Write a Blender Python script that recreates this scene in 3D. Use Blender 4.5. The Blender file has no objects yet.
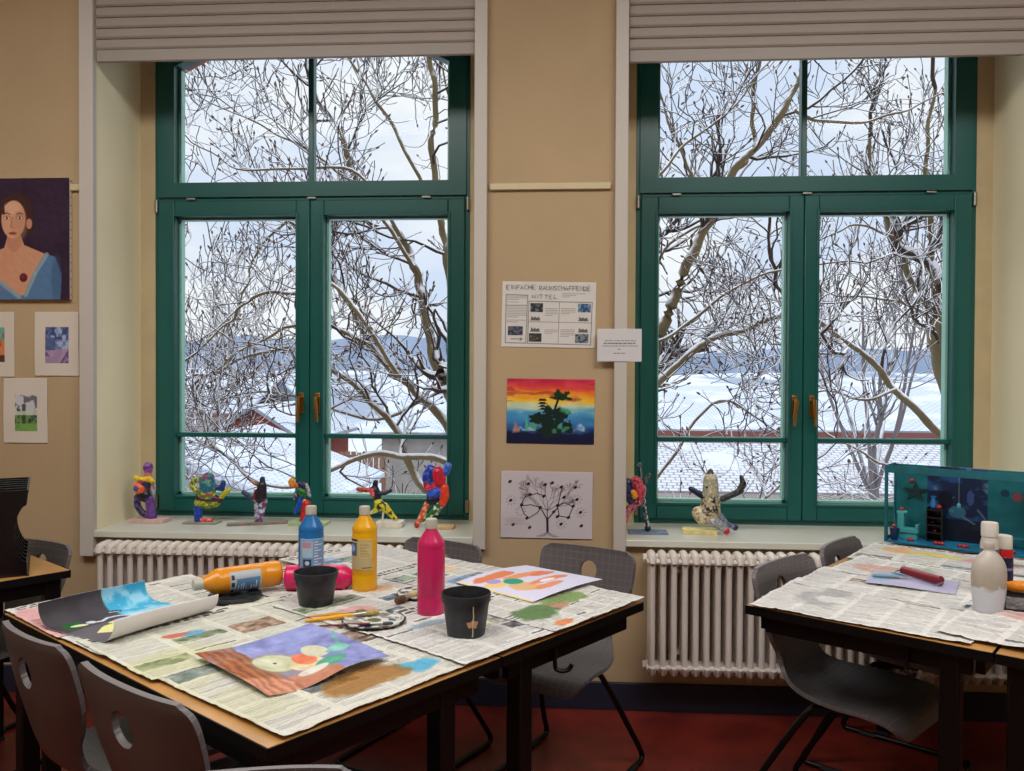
import bpy, math, random
import numpy as np
from mathutils import Vector, Matrix, noise

SC = bpy.context.scene
COL = SC.collection
PI = math.pi

# ------------------------------------------------------------------ camera
F_PX, YAW, PITCH, ROLL, CAM_D, CAM_H = 831.8, .0659, -.0126, .0046, 3.573, 1.430
FW = Vector((-math.sin(YAW)*math.cos(PITCH), math.cos(YAW)*math.cos(PITCH), math.sin(PITCH)))
_r = FW.cross(Vector((0, 0, 1))).normalized(); _u = _r.cross(FW)
RT = _r*math.cos(ROLL)+_u*math.sin(ROLL); UP = -_r*math.sin(ROLL)+_u*math.cos(ROLL)
CAM = Vector((0, -CAM_D, CAM_H))
def ray(px, py): return FW+RT*((px-512)/F_PX)-UP*((py-385.5)/F_PX)
def aty(px, py, y=0.0):
    d = ray(px, py); return CAM+d*((y-CAM.y)/d.y)
def atz(px, py, z=.75):
    d = ray(px, py); return CAM+d*((z-CAM.z)/d.z)
cd = bpy.data.cameras.new('camera'); co = bpy.data.objects.new('camera', cd); COL.objects.link(co)
cd.sensor_width = 36; cd.lens = F_PX*36/1024; cd.clip_end = 3000; cd.clip_start = .05
M = Matrix((RT, UP, -FW)).transposed().to_4x4(); M.translation = CAM
co.matrix_world = M; SC.camera = co

# ------------------------------------------------------------------ materials
def lin(c):
    if isinstance(c, str): c = tuple(int(c[i:i+2], 16) for i in (0, 2, 4))
    return tuple(((v/255)/12.92 if v/255 <= .04045 else ((v/255+.055)/1.055)**2.4) for v in c[:3])
MATS = {}
def mat(name, c, rough=.5, metal=0, var=0, vscale=8, bump=0, bscale=60, spec=.5, c2=None, coat=0, sub=0):
    if name in MATS: return MATS[name]
    m = bpy.data.materials.new(name); m.use_nodes = True; nt = m.node_tree; N = nt.nodes; L = nt.links
    b = N['Principled BSDF']; col = lin(c)
    b.inputs['Base Color'].default_value = (*col, 1); b.inputs['Roughness'].default_value = rough
    b.inputs['Metallic'].default_value = metal; b.inputs['Specular IOR Level'].default_value = spec
    b.inputs['Coat Weight'].default_value = coat
    if var or c2:
        tc = N.new('ShaderNodeTexCoord'); nz = N.new('ShaderNodeTexNoise'); nz.inputs['Scale'].default_value = vscale
        nz.inputs['Detail'].default_value = 6
        L.new(tc.outputs['Object'], nz.inputs['Vector'])
        rp = N.new('ShaderNodeValToRGB'); L.new(nz.outputs['Fac'], rp.inputs['Fac'])
        ca = lin(c2) if c2 else tuple(v*(1-var) for v in col)
        cb = col if c2 else tuple(min(1, v*(1+var)) for v in col)
        rp.color_ramp.elements[0].position = .35; rp.color_ramp.elements[1].position = .65
        rp.color_ramp.elements[0].color = (*ca, 1); rp.color_ramp.elements[1].color = (*cb, 1)
        L.new(rp.outputs['Color'], b.inputs['Base Color'])
    if bump:
        tc2 = N.new('ShaderNodeTexCoord'); n2 = N.new('ShaderNodeTexNoise'); n2.inputs['Scale'].default_value = bscale
        n2.inputs['Detail'].default_value = 4
        L.new(tc2.outputs['Object'], n2.inputs['Vector'])
        bp = N.new('ShaderNodeBump'); bp.inputs['Strength'].default_value = bump; bp.inputs['Distance'].default_value = .01
        L.new(n2.outputs['Fac'], bp.inputs['Height']); L.new(bp.outputs['Normal'], b.inputs['Normal'])
    MATS[name] = m; return m
def attr_mat(name, rough=.75, bump=0, spec=.3):
    if name in MATS: return MATS[name]
    m = bpy.data.materials.new(name); m.use_nodes = True; N = m.node_tree.nodes; L = m.node_tree.links
    a = N.new('ShaderNodeVertexColor'); a.layer_name = 'Col'
    b = N['Principled BSDF']; b.inputs['Roughness'].default_value = rough; b.inputs['Specular IOR Level'].default_value = spec
    L.new(a.outputs['Color'], b.inputs['Base Color'])
    if bump:
        tc = N.new('ShaderNodeTexCoord'); n2 = N.new('ShaderNodeTexNoise'); n2.inputs['Scale'].default_value = 30
        n2.inputs['Detail'].default_value = 5
        bp = N.new('ShaderNodeBump'); bp.inputs['Strength'].default_value = bump; bp.inputs['Distance'].default_value = .04
        L.new(tc.outputs['Object'], n2.inputs['Vector']); L.new(n2.outputs['Fac'], bp.inputs['Height']); L.new(bp.outputs['Normal'], b.inputs['Normal'])
    MATS[name] = m; return m

def snow_mat(name, base, base2, lo=.15, hi=.45, vscale=9):
    """bark/tile colour with snow lying on whatever faces upward"""
    if name in MATS: return MATS[name]
    m = bpy.data.materials.new(name); m.use_nodes = True; N = m.node_tree.nodes; L = m.node_tree.links
    b = N['Principled BSDF']; b.inputs['Roughness'].default_value = .85; b.inputs['Specular IOR Level'].default_value = .1
    g = N.new('ShaderNodeNewGeometry'); s = N.new('ShaderNodeSeparateXYZ'); L.new(g.outputs['Normal'], s.inputs[0])
    tc = N.new('ShaderNodeTexCoord'); nz = N.new('ShaderNodeTexNoise'); nz.inputs['Scale'].default_value = vscale; L.new(tc.outputs['Object'], nz.inputs['Vector'])
    ad = N.new('ShaderNodeMath'); ad.operation = 'MULTIPLY_ADD'; L.new(nz.outputs['Fac'], ad.inputs[0]); ad.inputs[1].default_value = .7; L.new(s.outputs['Z'], ad.inputs[2])
    mr = N.new('ShaderNodeMapRange'); mr.inputs['From Min'].default_value = lo+.35; mr.inputs['From Max'].default_value = hi+.35
    L.new(ad.outputs[0], mr.inputs['Value'])
    n2 = N.new('ShaderNodeTexNoise'); n2.inputs['Scale'].default_value = 4; L.new(tc.outputs['Object'], n2.inputs['Vector'])
    mx0 = N.new('ShaderNodeMix'); mx0.data_type = 'RGBA'; L.new(n2.outputs['Fac'], mx0.inputs['Factor'])
    mx0.inputs[6].default_value = (*lin(base), 1); mx0.inputs[7].default_value = (*lin(base2), 1)
    mx = N.new('ShaderNodeMix'); mx.data_type = 'RGBA'; L.new(mr.outputs['Result'], mx.inputs['Factor'])
    L.new(mx0.outputs[2], mx.inputs[6]); mx.inputs[7].default_value = (.86, .88, .92, 1)
    L.new(mx.outputs[2], b.inputs['Base Color']); MATS[name] = m; return m

# ------------------------------------------------------------------ objects
def tag(o, label=None, cat=None, group=None, kind=None):
    if label: o['label'] = label
    if cat: o['category'] = cat
    if group: o['group'] = group
    if kind: o['kind'] = kind
    return o
def empty(name, loc=(0, 0, 0), rz=0, label=None, cat=None, group=None, kind=None, rot=None):
    o = bpy.data.objects.new(name, None); COL.objects.link(o); o.location = loc
    o.rotation_euler = rot if rot else (0, 0, rz); o.empty_display_size = .05
    return tag(o, label, cat, group, kind)
def copy_tree(o, parent=None):
    c = o.copy(); COL.objects.link(c); c.parent = parent
    for ch in list(o.children): copy_tree(ch, c)
    return c

class MB:
    def __init__(s): s.v = []; s.f = []; s.mi = []; s.m = 0; s.c = []; s.cc = None
    def add(s, vs, fs):
        n = len(s.v); s.v += [tuple(v) for v in vs]; s.f += [tuple(i+n for i in f) for f in fs]; s.mi += [s.m]*len(fs)
        if s.cc is not None: s.c += [s.cc]*len(vs)
        return s
    def box(s, x0, x1, y0, y1, z0, z1, T=None):
        vs = [Vector((x, y, z)) for x in (x0, x1) for y in (y0, y1) for z in (z0, z1)]
        if T: vs = [T @ v for v in vs]
        return s.add(vs, [(0, 1, 3, 2), (4, 6, 7, 5), (0, 4, 5, 1), (2, 3, 7, 6), (0, 2, 6, 4), (1, 5, 7, 3)])
    def tube(s, pts, r, n=8, caps=True, squash=None):
        pts = [Vector(p) for p in pts]; k = len(pts)
        rs = r if isinstance(r, (list, tuple)) else [r]*k
        vs = []; up = None
        for i, p in enumerate(pts):
            t = (pts[min(i+1, k-1)]-pts[max(i-1, 0)])
            t = t.normalized() if t.length > 1e-9 else Vector((0, 0, 1))
            if up is None:
                a = Vector((0, 0, 1)) if abs(t.z) < .9 else Vector((1, 0, 0)); up = (a-t*a.dot(t)).normalized()
            else:
                up = up-t*up.dot(t); up = up.normalized() if up.length > 1e-6 else t.orthogonal().normalized()
            w = t.cross(up)
            for j in range(n):
                a = 2*PI*j/n; vs.append(p+(w*math.cos(a)+up*math.sin(a))*rs[i])
        fs = [(i*n+j, i*n+(j+1) % n, (i+1)*n+(j+1) % n, (i+1)*n+j) for i in range(k-1) for j in range(n)]
        if caps: fs += [tuple(range(n-1, -1, -1)), tuple((k-1)*n+j for j in range(n))]
        return s.add(vs, fs)
    def lathe(s, prof, n=32, T=None, sx=1, sy=1):
        vs = []; fs = []; k = len(prof)
        for r, z in prof:
            for j in range(n):
                a = 2*PI*j/n; v = Vector((r*math.cos(a)*sx, r*math.sin(a)*sy, z)); vs.append(T @ v if T else v)
        fs = [(i*n+j, i*n+(j+1) % n, (i+1)*n+(j+1) % n, (i+1)*n+j) for i in range(k-1) for j in range(n)]
        fs += [tuple(range(n-1, -1, -1)), tuple((k-1)*n+j for j in range(n))]
        return s.add(vs, fs)
    def ball(s, c, r, n=12, sc=(1, 1, 1)):
        prof = [(max(1e-4, r*math.sin(PI*i/n)), -r*math.cos(PI*i/n)) for i in range(n+1)]
        T = Matrix.Translation(Vector(c)) @ Matrix.Diagonal((*sc, 1))
        return s.lathe(prof, n*2, T)
    def prism(s, poly, a0, a1, ax='y', T=None):
        """poly in the two other axes, extruded along ax"""
        def mk(p, a):
            v = {'y': (p[0], a, p[1]), 'z': (p[0], p[1], a), 'x': (a, p[0], p[1])}[ax]
            v = Vector(v); return T @ v if T else v
        n = len(poly); vs = [mk(p, a0) for p in poly]+[mk(p, a1) for p in poly]
        fs = [tuple(range(n)), tuple(range(2*n-1, n-1, -1))]+[(i, i+n, (i+1) % n+n, (i+1) % n) for i in range(n)]
        return s.add(vs, fs)
    def build(s, name, m=None, parent=None, smooth=40, bevel=0, bseg=2, loc=None, rz=None, fix=True):
        me = bpy.data.meshes.new(name); me.from_pydata(s.v, [], s.f)
        ms = m if isinstance(m, (list, tuple)) else [m]
        for x in ms:
            if x: me.materials.append(x)
        if len(ms) > 1: me.polygons.foreach_set('material_index', s.mi)
        if s.c:
            ca = me.color_attributes.new('Col', 'FLOAT_COLOR', 'POINT')
            ca.data.foreach_set('color', [q for c in s.c for q in (*c, 1)])
        if fix:
            import bmesh
            bm = bmesh.new(); bm.from_mesh(me); bmesh.ops.recalc_face_normals(bm, faces=bm.faces); bm.to_mesh(me); bm.free()
        if smooth is not None:
            me.shade_smooth(); me.set_sharp_from_angle(angle=math.radians(smooth))
        o = bpy.data.objects.new(name, me); COL.objects.link(o)
        if parent: o.parent = parent
        if loc is not None: o.location = loc
        if rz is not None: o.rotation_euler = (0, 0, rz)
        if bevel:
            bv = o.modifiers.new('bevel', 'BEVEL'); bv.width = bevel; bv.segments = bseg; bv.limit_method = 'ANGLE'
        return o

def struct(o): o['kind'] = 'structure'; return o

def smooth_path(pts, n=6):
    """Catmull-Rom through points (tuples of any length)"""
    P = [np.array(p, float) for p in pts]; P = [2*P[0]-P[1]]+P+[2*P[-1]-P[-2]]; out = []
    for i in range(1, len(P)-2):
        for k in range(n):
            t = k/n; a, b, c, d = P[i-1:i+3]
            out.append(.5*((2*b)+(-a+c)*t+(2*a-5*b+4*c-d)*t*t+(-a+3*b-3*c+d)*t**3))
    out.append(P[-2]); return out

# ------------------------------------------------------------------ painted sheets (numpy canvas -> point colours)
class Canvas:
    def __init__(s, w, h, c=(235, 232, 228)):
        s.w, s.h = w, h; s.a = np.zeros((h, w, 3)); s.a[:] = c
        yy, xx = np.mgrid[0:h, 0:w]; s.x = (xx+.5)/w; s.y = (yy+.5)/h       # 0..1, y down
    def blend(s, mask, c, o=1): m = (np.clip(mask, 0, 1)*o)[..., None]; s.a = s.a*(1-m)+np.array(c, float)*m; return s
    def ell(s, cx, cy, rx, ry, c, rot=0, o=1, soft=.08):
        dx = s.x-cx; dy = s.y-cy; cr, sr = math.cos(rot), math.sin(rot)
        d = np.sqrt(((dx*cr+dy*sr)/rx)**2+((-dx*sr+dy*cr)/ry)**2); return s.blend((1-d)/soft+.5, c, o)
    def rect(s, x0, y0, x1, y1, c, o=1): return s.blend(((s.x >= x0) & (s.x < x1) & (s.y >= y0) & (s.y < y1)).astype(float), c, o)
    def poly(s, pts, c, o=1):
        ins = np.zeros(s.x.shape, bool); n = len(pts)
        for i in range(n):
            (x1, y1), (x2, y2) = pts[i], pts[(i+1) % n]
            if y1 == y2: continue
            cnd = ((y1 > s.y) != (y2 > s.y)) & (s.x < (x2-x1)*(s.y-y1)/(y2-y1)+x1); ins ^= cnd
        return s.blend(ins.astype(float), c, o)
    def line(s, pts, wd, c, o=1, asp=None):
        asp = asp or s.h/s.w
        for (x1, y1), (x2, y2) in zip(pts[:-1], pts[1:]):
            px = s.x-x1; py = (s.y-y1)*asp; dx = x2-x1; dy = (y2-y1)*asp; L2 = dx*dx+dy*dy+1e-12
            t = np.clip((px*dx+py*dy)/L2, 0, 1); d = np.hypot(px-t*dx, py-t*dy); s.blend((wd-d)*s.w+.5, c, o)
        return s
    def noise(s, sc, seed=0, asp=1.0):
        rs = np.random.RandomState(seed); out = np.zeros(s.x.shape); amp = 1; tot = 0
        for k in range(4):
            nx = max(2, int(sc*2**k)+1); ny = max(2, int(sc*asp*2**k)+1); g = rs.rand(ny+1, nx+1)
            fx = s.x*(nx-.001); fy = s.y*(ny-.001); ix = fx.astype(int); iy = fy.astype(int); tx = fx-ix; ty = fy-iy
            tx = tx*tx*(3-2*tx); ty = ty*ty*(3-2*ty)
            v = (g[iy, ix]*(1-tx)+g[iy, ix+1]*tx)*(1-ty)+(g[iy+1, ix]*(1-tx)+g[iy+1, ix+1]*tx)*ty
            out += v*amp; tot += amp; amp *= .55
        return out/tot
    def grad(s, stops, t=None):
        t = s.y if t is None else t; ps = [p for p, _ in stops]
        for k in range(3): s.a[..., k] = np.interp(t, ps, [c[k] for _, c in stops])
        return s

def sheet(name, cv, pos, m, parent=None, thick=.0006, front=1):
    """cv canvas -> grid of faces; pos(u, v) with u across, v down (0..1) gives the world/local point"""
    w, h = cv.w, cv.h
    V = []; 
    for j in range(h):
        for i in range(w): V.append(pos(i/(w-1), j/(h-1)))
    me = bpy.data.meshes.new(name)
    idx = np.arange(w*h).reshape(h, w)
    f = np.stack([idx[1:, :-1], idx[1:, 1:], idx[:-1, 1:], idx[:-1, :-1]], -1).reshape(-1, 4)
    me.from_pydata(V, [], f.tolist())
    c = cv.a.reshape(-1, 3)/255; c = np.clip(c, 0, 1); c = np.where(c <= .04045, c/12.92, ((c+.055)/1.055)**2.4)
    ca = me.color_attributes.new('Col', 'FLOAT_COLOR', 'POINT')
    ca.data.foreach_set('color', np.concatenate([c, np.ones((len(c), 1))], 1).astype(np.float32).ravel())
    me.materials.append(m); me.materials.append(mat('paper_back', 'e9e6e4', .8)); me.shade_smooth()
    o = bpy.data.objects.new(name, me); COL.objects.link(o)
    if parent: o.parent = parent
    so = o.modifiers.new('thickness', 'SOLIDIFY'); so.thickness = thick; so.offset = -1; so.material_offset = 1; so.material_offset_rim = 1
    return o

# ------------------------------------------------------------------ room
XA0, XA1, XB0, XB1 = -2.094, -.393, .2475, 1.948      # the two niches
FRX, FW_ = (-2.021, .3185), 1.5567                    # window frames: left edges, width
ND, ZS, ZTOP, ZB = .394, .732, 3.42, .73
OY0, OY1 = .47, .66                                   # brick outer leaf
wall_m = mat('wall_plaster', 'b59d7a', .85, var=.05, vscale=1.5, bump=.08, bscale=120)
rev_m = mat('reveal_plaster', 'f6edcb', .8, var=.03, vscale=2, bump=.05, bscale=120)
white_m = mat('white_enamel', 'c3bdb4', .45)
X0, X1, Y0, CEIL = -4.3, 4.2, -6.2, 3.6
w = MB()
for a, b in ((X0-.1, XA0), (XA1, XB0), (XB1, X1+.1)): w.box(a, b, 0, ND, -.1, CEIL)
for a, b in ((XA0, XA1), (XB0, XB1)): w.box(a, b, 0, ND, -.1, ZS-.03); w.box(a, b, 0, ND, ZTOP, CEIL)
wall = struct(w.build('wall_front', [wall_m, rev_m], smooth=None))
# plaster inside the niches is paler than the wall face
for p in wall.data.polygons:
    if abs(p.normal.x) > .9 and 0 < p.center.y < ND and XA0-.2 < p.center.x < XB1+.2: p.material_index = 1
struct(MB().box(X0-.2, X0, Y0, 0, 0, CEIL).build('wall_left', wall_m, smooth=None))
struct(MB().box(X1, X1+.2, Y0, 0, 0, CEIL).build('wall_right', wall_m, smooth=None))
struct(MB().box(X0-.2, X1+.2, Y0-.2, Y0, 0, CEIL).build('wall_back', wall_m, smooth=None))
struct(MB().box(X0-.2, X1+.2, Y0-.2, ND, CEIL, CEIL+.15).build('ceiling', mat('ceiling_paint', 'e8e4da', .9), smooth=None))
struct(MB().box(X0-.2, X1+.2, Y0-.2, 0, -.12, 0).build('floor', mat('red_linoleum', '7f2c22', .38, var=.25, vscale=5, c2='5f1f1a', bump=.05, bscale=20), smooth=None))
bb = struct(MB().box(X0, X1, -.016, 0, 0, .118).build('baseboard_front', mat('navy_skirting', '1c2236', .5), bevel=.003))

# shoulder + brick outer leaf with a segmental arch
brick = bpy.data.materials.new('red_brick'); brick.use_nodes = True
_N = brick.node_tree.nodes; _L = brick.node_tree.links; _b = _N['Principled BSDF']; _b.inputs['Roughness'].default_value = .9
_t = _N.new('ShaderNodeTexBrick'); _tc = _N.new('ShaderNodeTexCoord'); _mp = _N.new('ShaderNodeMapping'); _mp.inputs['Rotation'].default_value = (PI/2, 0, 0)
_L.new(_tc.outputs['Object'], _mp.inputs[0]); _L.new(_mp.outputs[0], _t.inputs['Vector']); _t.inputs['Scale'].default_value = 4
_t.inputs['Color1'].default_value = (*lin('b0705a'), 1); _t.inputs['Color2'].default_value = (*lin('96584a'), 1); _t.inputs['Mortar'].default_value = (*lin('b9a594'), 1)
_t.inputs['Mortar Size'].default_value = .012; _L.new(_t.outputs['Color'], _b.inputs['Base Color'])
def arch_pts(xa, xb, zs, rise, n=14):
    c = (xa+xb)/2; hw = (xb-xa)/2; R = (hw*hw+rise*rise)/(2*rise); out = []
    for i in range(n+1):
        x = xb+(xa-xb)*i/n; out.append((x, zs+rise-R+math.sqrt(R*R-(x-c)**2)))
    return out
def opening_wall(mb, X_0, X_1, xa, xb, z0, zs, rise, zt, y0, y1):
    """solid between X_0..X_1 with an arched hole xa..xb"""
    mb.box(X_0, xa, y0, y1, -.1, zt); mb.box(xb, X_1, y0, y1, -.1, zt); mb.box(xa, xb, y0, y1, -.1, z0)
    ap = arch_pts(xa, xb, zs, rise)
    for (xr, zr), (xl, zl) in zip(ap[:-1], ap[1:]):
        mb.prism([(xl, zl), (xr, zr), (xr, zt), (xl, zt)], y0, y1)
bw = MB(); sh = MB()
gaps = [(X0-.2, -.073), (-.073, X1+.2)]
for k in (0, 1):
    fx = FRX[k]
    opening_wall(bw, gaps[k][0], gaps[k][1], fx+.015, fx+FW_+.014, .66, 2.986, .20, CEIL, OY0, OY1)
    opening_wall(sh, gaps[k][0], gaps[k][1], fx+.0, fx+FW_, .72, 3.02, .24, CEIL, ND+.052, OY0)
struct(bw.build('wall_outside', brick, smooth=None))
struct(sh.build('trim_1', rev_m, smooth=None))
# niche shoulders beside the frames
s2 = MB()
for k, (na, nb) in enumerate(((XA0, XA1), (XB0, XB1))):
    s2.box(na-.02, FRX[k]+.002, ND, ND+.051, .6, CEIL); s2.box(FRX[k]+FW_-.002, nb+.02, ND, ND+.051, .6, CEIL)
struct(s2.build('trim_2', mat('shoulder_plaster', 'c6b48e', .8, var=.05), smooth=None))
# window boards
for k, (na, nb) in enumerate(((XA0, XA1), (XB0, XB1))):
    o = MB().box(na-.015, nb+.015, -.028, ND+.02, ZS-.03, ZS).build('window_sill' if 0 else 'trim_%d' % (k+3), mat('sill_board', 'cfd0c4', .3, var=.04, vscale=3), bevel=.004)
    struct(o)
# roller shutter guide rails (two narrow boxes per window) standing on the wall face
for i, (a, b, zb) in enumerate(((-2.151, -2.087, .618), (-.400, -.345, .68), (.199, .2535, .68), (1.942, 2.0, .62))):
    struct(MB().box(a, b, -.032, -.0005, zb, 3.4).build('trim_%d' % (i+5), white_m, bevel=.003))

# ------------------------------------------------------------------ windows
def green(): 
    return mat('green_window_paint', '0d5752', .32, var=.08, vscale=3, spec=.5)
green_m = green(); dark_gap = mat('gasket_black', '0a1414', .6); mint_m = mat('rebate_glint', '8fc0b0', .3)  # mint bead colour holds the light caught by the outer rebate
glass_m = bpy.data.materials.new('window_glass'); glass_m.use_nodes = True
_N = glass_m.node_tree.nodes; _L = glass_m.node_tree.links; _N.remove(_N['Principled BSDF'])
_t = _N.new('ShaderNodeBsdfTransparent'); _t.inputs[0].default_value = (.97, .985, .98, 1); _g = _N.new('ShaderNodeBsdfGlossy'); _g.inputs['Roughness'].default_value = .01
_f = _N.new('ShaderNodeFresnel'); _f.inputs[0].default_value = 1.11; _m = _N.new('ShaderNodeMixShader')
_L.new(_f.outputs[0], _m.inputs[0]); _L.new(_t.outputs[0], _m.inputs[1]); _L.new(_g.outputs[0], _m.inputs[2]); _L.new(_m.outputs[0], _N['Material Output'].inputs[0])
brass_m = mat('brass_handle', 'b08a50', .3, metal=1); hinge_m = mat('hinge_metal', '9a9a92', .35, metal=1)

def make_window(k, fx):
    root = empty('window_%d' % (k+1), (fx, ND, 0), label=None); struct(root)
    W = FW_; zj = 2.277; ZT = 3.3
    def ring(x0, x1, z0, z1, l, r, b, t, y0, y1, name, mt=green_m, bev=.004, par=root):
        m = MB(); m.box(x0, x0+l, y0, y1, z0, z1); m.box(x1-r, x1, y0, y1, z0, z1)
        m.box(x0+l, x1-r, y0, y1, z0, z0+b); m.box(x0+l, x1-r, y0, y1, z1-t, z1); return m.build(name, mt, par, bevel=bev)
    # fixed frame: outer ring + transom
    ring(0, W, ZB, ZT, .028, .028, .028, .05, 0, .075, 'outer_frame')
    MB().box(.028, W-.028, .0, .075, zj-.012, zj+.03).build('transom', green_m, root, bevel=.004)
    # upper light with arched glass
    m = MB(); zt0, zt1 = zj+.012, ZT-.04; gx0, gx1, gz = .103, W-.103, 2.36
    m.box(.02, gx0, -.014, .06, zt0, 2.925); m.box(gx1, W-.02, -.014, .06, zt0, 2.925); m.box(gx0, gx1, -.014, .06, zt0, gz)
    ap = [(W-.02, 2.925)]+arch_pts(gx0, gx1, 2.925, .16)+[(.02, 2.925)]
    for (xr, zr), (xl, zl) in zip(ap[:-1], ap[1:]): m.prism([(xl, zl), (xr, zr), (xr, zt1), (xl, zt1)], -.014, .06)
    up = m.build('upper_light', green_m, root, smooth=20)
    MB().box(W/2-.013, W/2+.013, .0, .05, gz, 3.08).build('glazing_bar', green_m, up, bevel=.003)
    pm = MB(); pm.prism([(gx0, gz), (gx1, gz)]+arch_pts(gx0, gx1, 2.925, .16), .03, .036); pm.build('pane', glass_m, up, smooth=None)
    bd = MB(); bd.box(gx0, gx0+.014, .036, .075, gz, 2.925); bd.box(gx1-.014, gx1, .036, .075, gz, 2.925); bd.box(gx0, gx1, .036, .075, gz, gz+.012)
    bd.build('glazing_bead', mint_m, up)
    # two sashes
    for s in (0, 1):
        x0, x1 = (.026, W/2-.0015) if s == 0 else (W/2+.0015, W-.026)
        l, r = ((.080, .067) if s == 0 else (.067, .080))
        z0, z1 = ZB+.026, zj-.006; b = .078; t = .075
        so = ring(x0, x1, z0, z1, l, r, b, t, -.016, .055, 'sash', bev=.005)
        ga, gb, gc, gd = x0+l, x1-r, z0+b, z1-t
        MB().box(ga, gb, .0, .05, 1.119, 1.140).build('glazing_bar', green_m, so, bevel=.003)
        MB().box(ga, gb, .03, .036, gc, gd).build('pane', glass_m, so, smooth=None)
        bd = MB(); bd.box(ga, ga+.011, .036, .075, gc, gd); bd.box(gb-.011, gb, .036, .075, gc, gd); bd.box(ga, gb, .036, .075, gc, gc+.01); bd.box(ga, gb, .036, .075, gd-.01, gd)
        bd.build('glazing_bead', mint_m, so)
        # rebate step round the glass, like the stepped profile of the photo
        ring(ga-.012, gb+.012, gc-.012, gd+.012, .012, .012, .012, .012, -.022, -.014, 'moulding', par=so, bev=.002)
        hx = (W/2-.04) if s == 0 else (W/2+.04)
        h = MB(); h.box(hx-.013, hx+.013, -.024, -.015, 1.24, 1.34); h.tube([(hx, -.02, 1.315), (hx, -.055, 1.315)], .009, 12)
        h.tube([(hx, -.055, 1.322), (hx, -.058, 1.30), (hx+.004*(1 if s else -1), -.056, 1.25), (hx+.006*(1 if s else -1), -.052, 1.20)], [.010, .011, .0095, .008], 12)
        h.build('handle', brass_m, so, bevel=.002)
    for hx in (.19, W/2+.01, W-.21):
        MB().box(hx-.022, hx+.022, -.026, -.014, zj-.004, zj+.008).build('catch', hinge_m, root, bevel=.003)
    for hx in (.012, W-.012):
        for hz in (zj-.03, .80): 
            MB().tube([(hx, -.01, hz-.03), (hx, -.01, hz+.03)], .009, 12).build('hinge', hinge_m, root)
    return root
for k in (0, 1): make_window(k, FRX[k])

# roller shutters half way down over the windows
sh_m = mat('shutter_slats', 'a0958c', .5, var=.04, vscale=2)
for k, (na, nb, zb) in enumerate(((XA0+.008, XA1-.002, 2.806), (XB0+.008, XB1-.002, 2.757))):
    r = empty('roller_shutter', ((na+nb)/2, .0, zb), label=('beige roller shutter pulled part way down over the left window', 'beige roller shutter pulled part way down over the right window')[k], cat='shutter')
    hw = (nb-na)/2-.002
    MB().box(-hw, hw, -.008, .012, 0, .052).build('bottom_bar', mat('shutter_bar', '9c938a', .45), r, bevel=.003)
    sm = MB(); z = .054; p = .0475
    while z < .6:
        prof = [(-.004, z), (-.0095, z+.008), (-.011, z+p*.5), (-.0085, z+p*.86), (-.001, z+p-.002), (.006, z+p-.002), (.006, z)]
        sm.prism([(a, b) for a, b in prof], -hw, hw, ax='x'); z += p
    sm.build('slat_curtain', sh_m, r, smooth=25)

# rail on the pillar and picture rail stub by the left casing
tag(MB().box(-.335, .182, -.016, -.0005, 2.222, 2.250).build('picture_rail', mat('rail_cream', 'cdbf9a', .5), bevel=.003), 'narrow cream rail fixed across the wall pillar between the windows', 'rail')
tag(MB().box(-2.9, -2.1515, -.016, -.0005, 2.238, 2.266).build('picture_rail', mat('rail_cream', 'cdbf9a', .5), bevel=.003), 'cream picture rail running behind the portrait painting', 'rail')

# ------------------------------------------------------------------ radiators
rad_m = mat('radiator_enamel', 'd8cfc6', .38, var=.04, vscale=6)
def radiator(x0, n, pitch, ztop, zbot, label, end=True):
    r = empty('radiator', (x0, -.085, 0), label=label, cat='radiator')
    m = MB()
    for yy in (-.042, .042):
        m.tube([(0, yy, zbot+.03), (0, yy, zbot+.07), (0, yy, ztop-.07), (0, yy, ztop-.03)], [.0165, .0125, .0125, .0165], 10)
    m.tube([(0, 0, zbot+.05), (0, 0, ztop-.05)], .0125, 8)
    # rounded head and foot joining the columns
    for zc, sg in ((ztop-.032, 1), (zbot+.032, -1)):
        m.tube([(0, -.058, zc-.012*sg), (0, -.048, zc+.010*sg), (0, -.02, zc+.016*sg), (0, .02, zc+.016*sg), (0, .048, zc+.010*sg), (0, .058, zc-.012*sg)], [.012, .0175, .0185, .0185, .0175, .012], 10)
        m.tube([(-pitch/2, 0, zc), (pitch/2, 0, zc)], .022, 12)
        m.tube([(-pitch/2, -.042, zc-.004*sg), (pitch/2, -.042, zc-.004*sg)], .0125, 8)
    s0 = m.build('radiator_section', rad_m, r)
    for i in range(1, n):
        c = s0.copy(); COL.objects.link(c); c.parent = r; c.location = (i*pitch, 0, 0)
    for zc in (ztop-.032, zbot+.032):
        MB().tube([(-pitch/2-.012, 0, zc), (-pitch/2, 0, zc)], .02, 8).build('end_plug', rad_m, r)
    for xb in (pitch*2.5, pitch*(n-3.5)):
        for zz in (ztop-.09, zbot+.08): MB().box(xb-.012, xb+.012, .0, .0845, zz, zz+.015).build('wall_bracket', rad_m, r)
    return r
radiator(-2.0, 34, .0445, .700, .19, 'white column radiator under the left window, behind the littered group table')
radiator(.355, 35, .0445, .700, .19, 'white column radiator under the right window')

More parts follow.
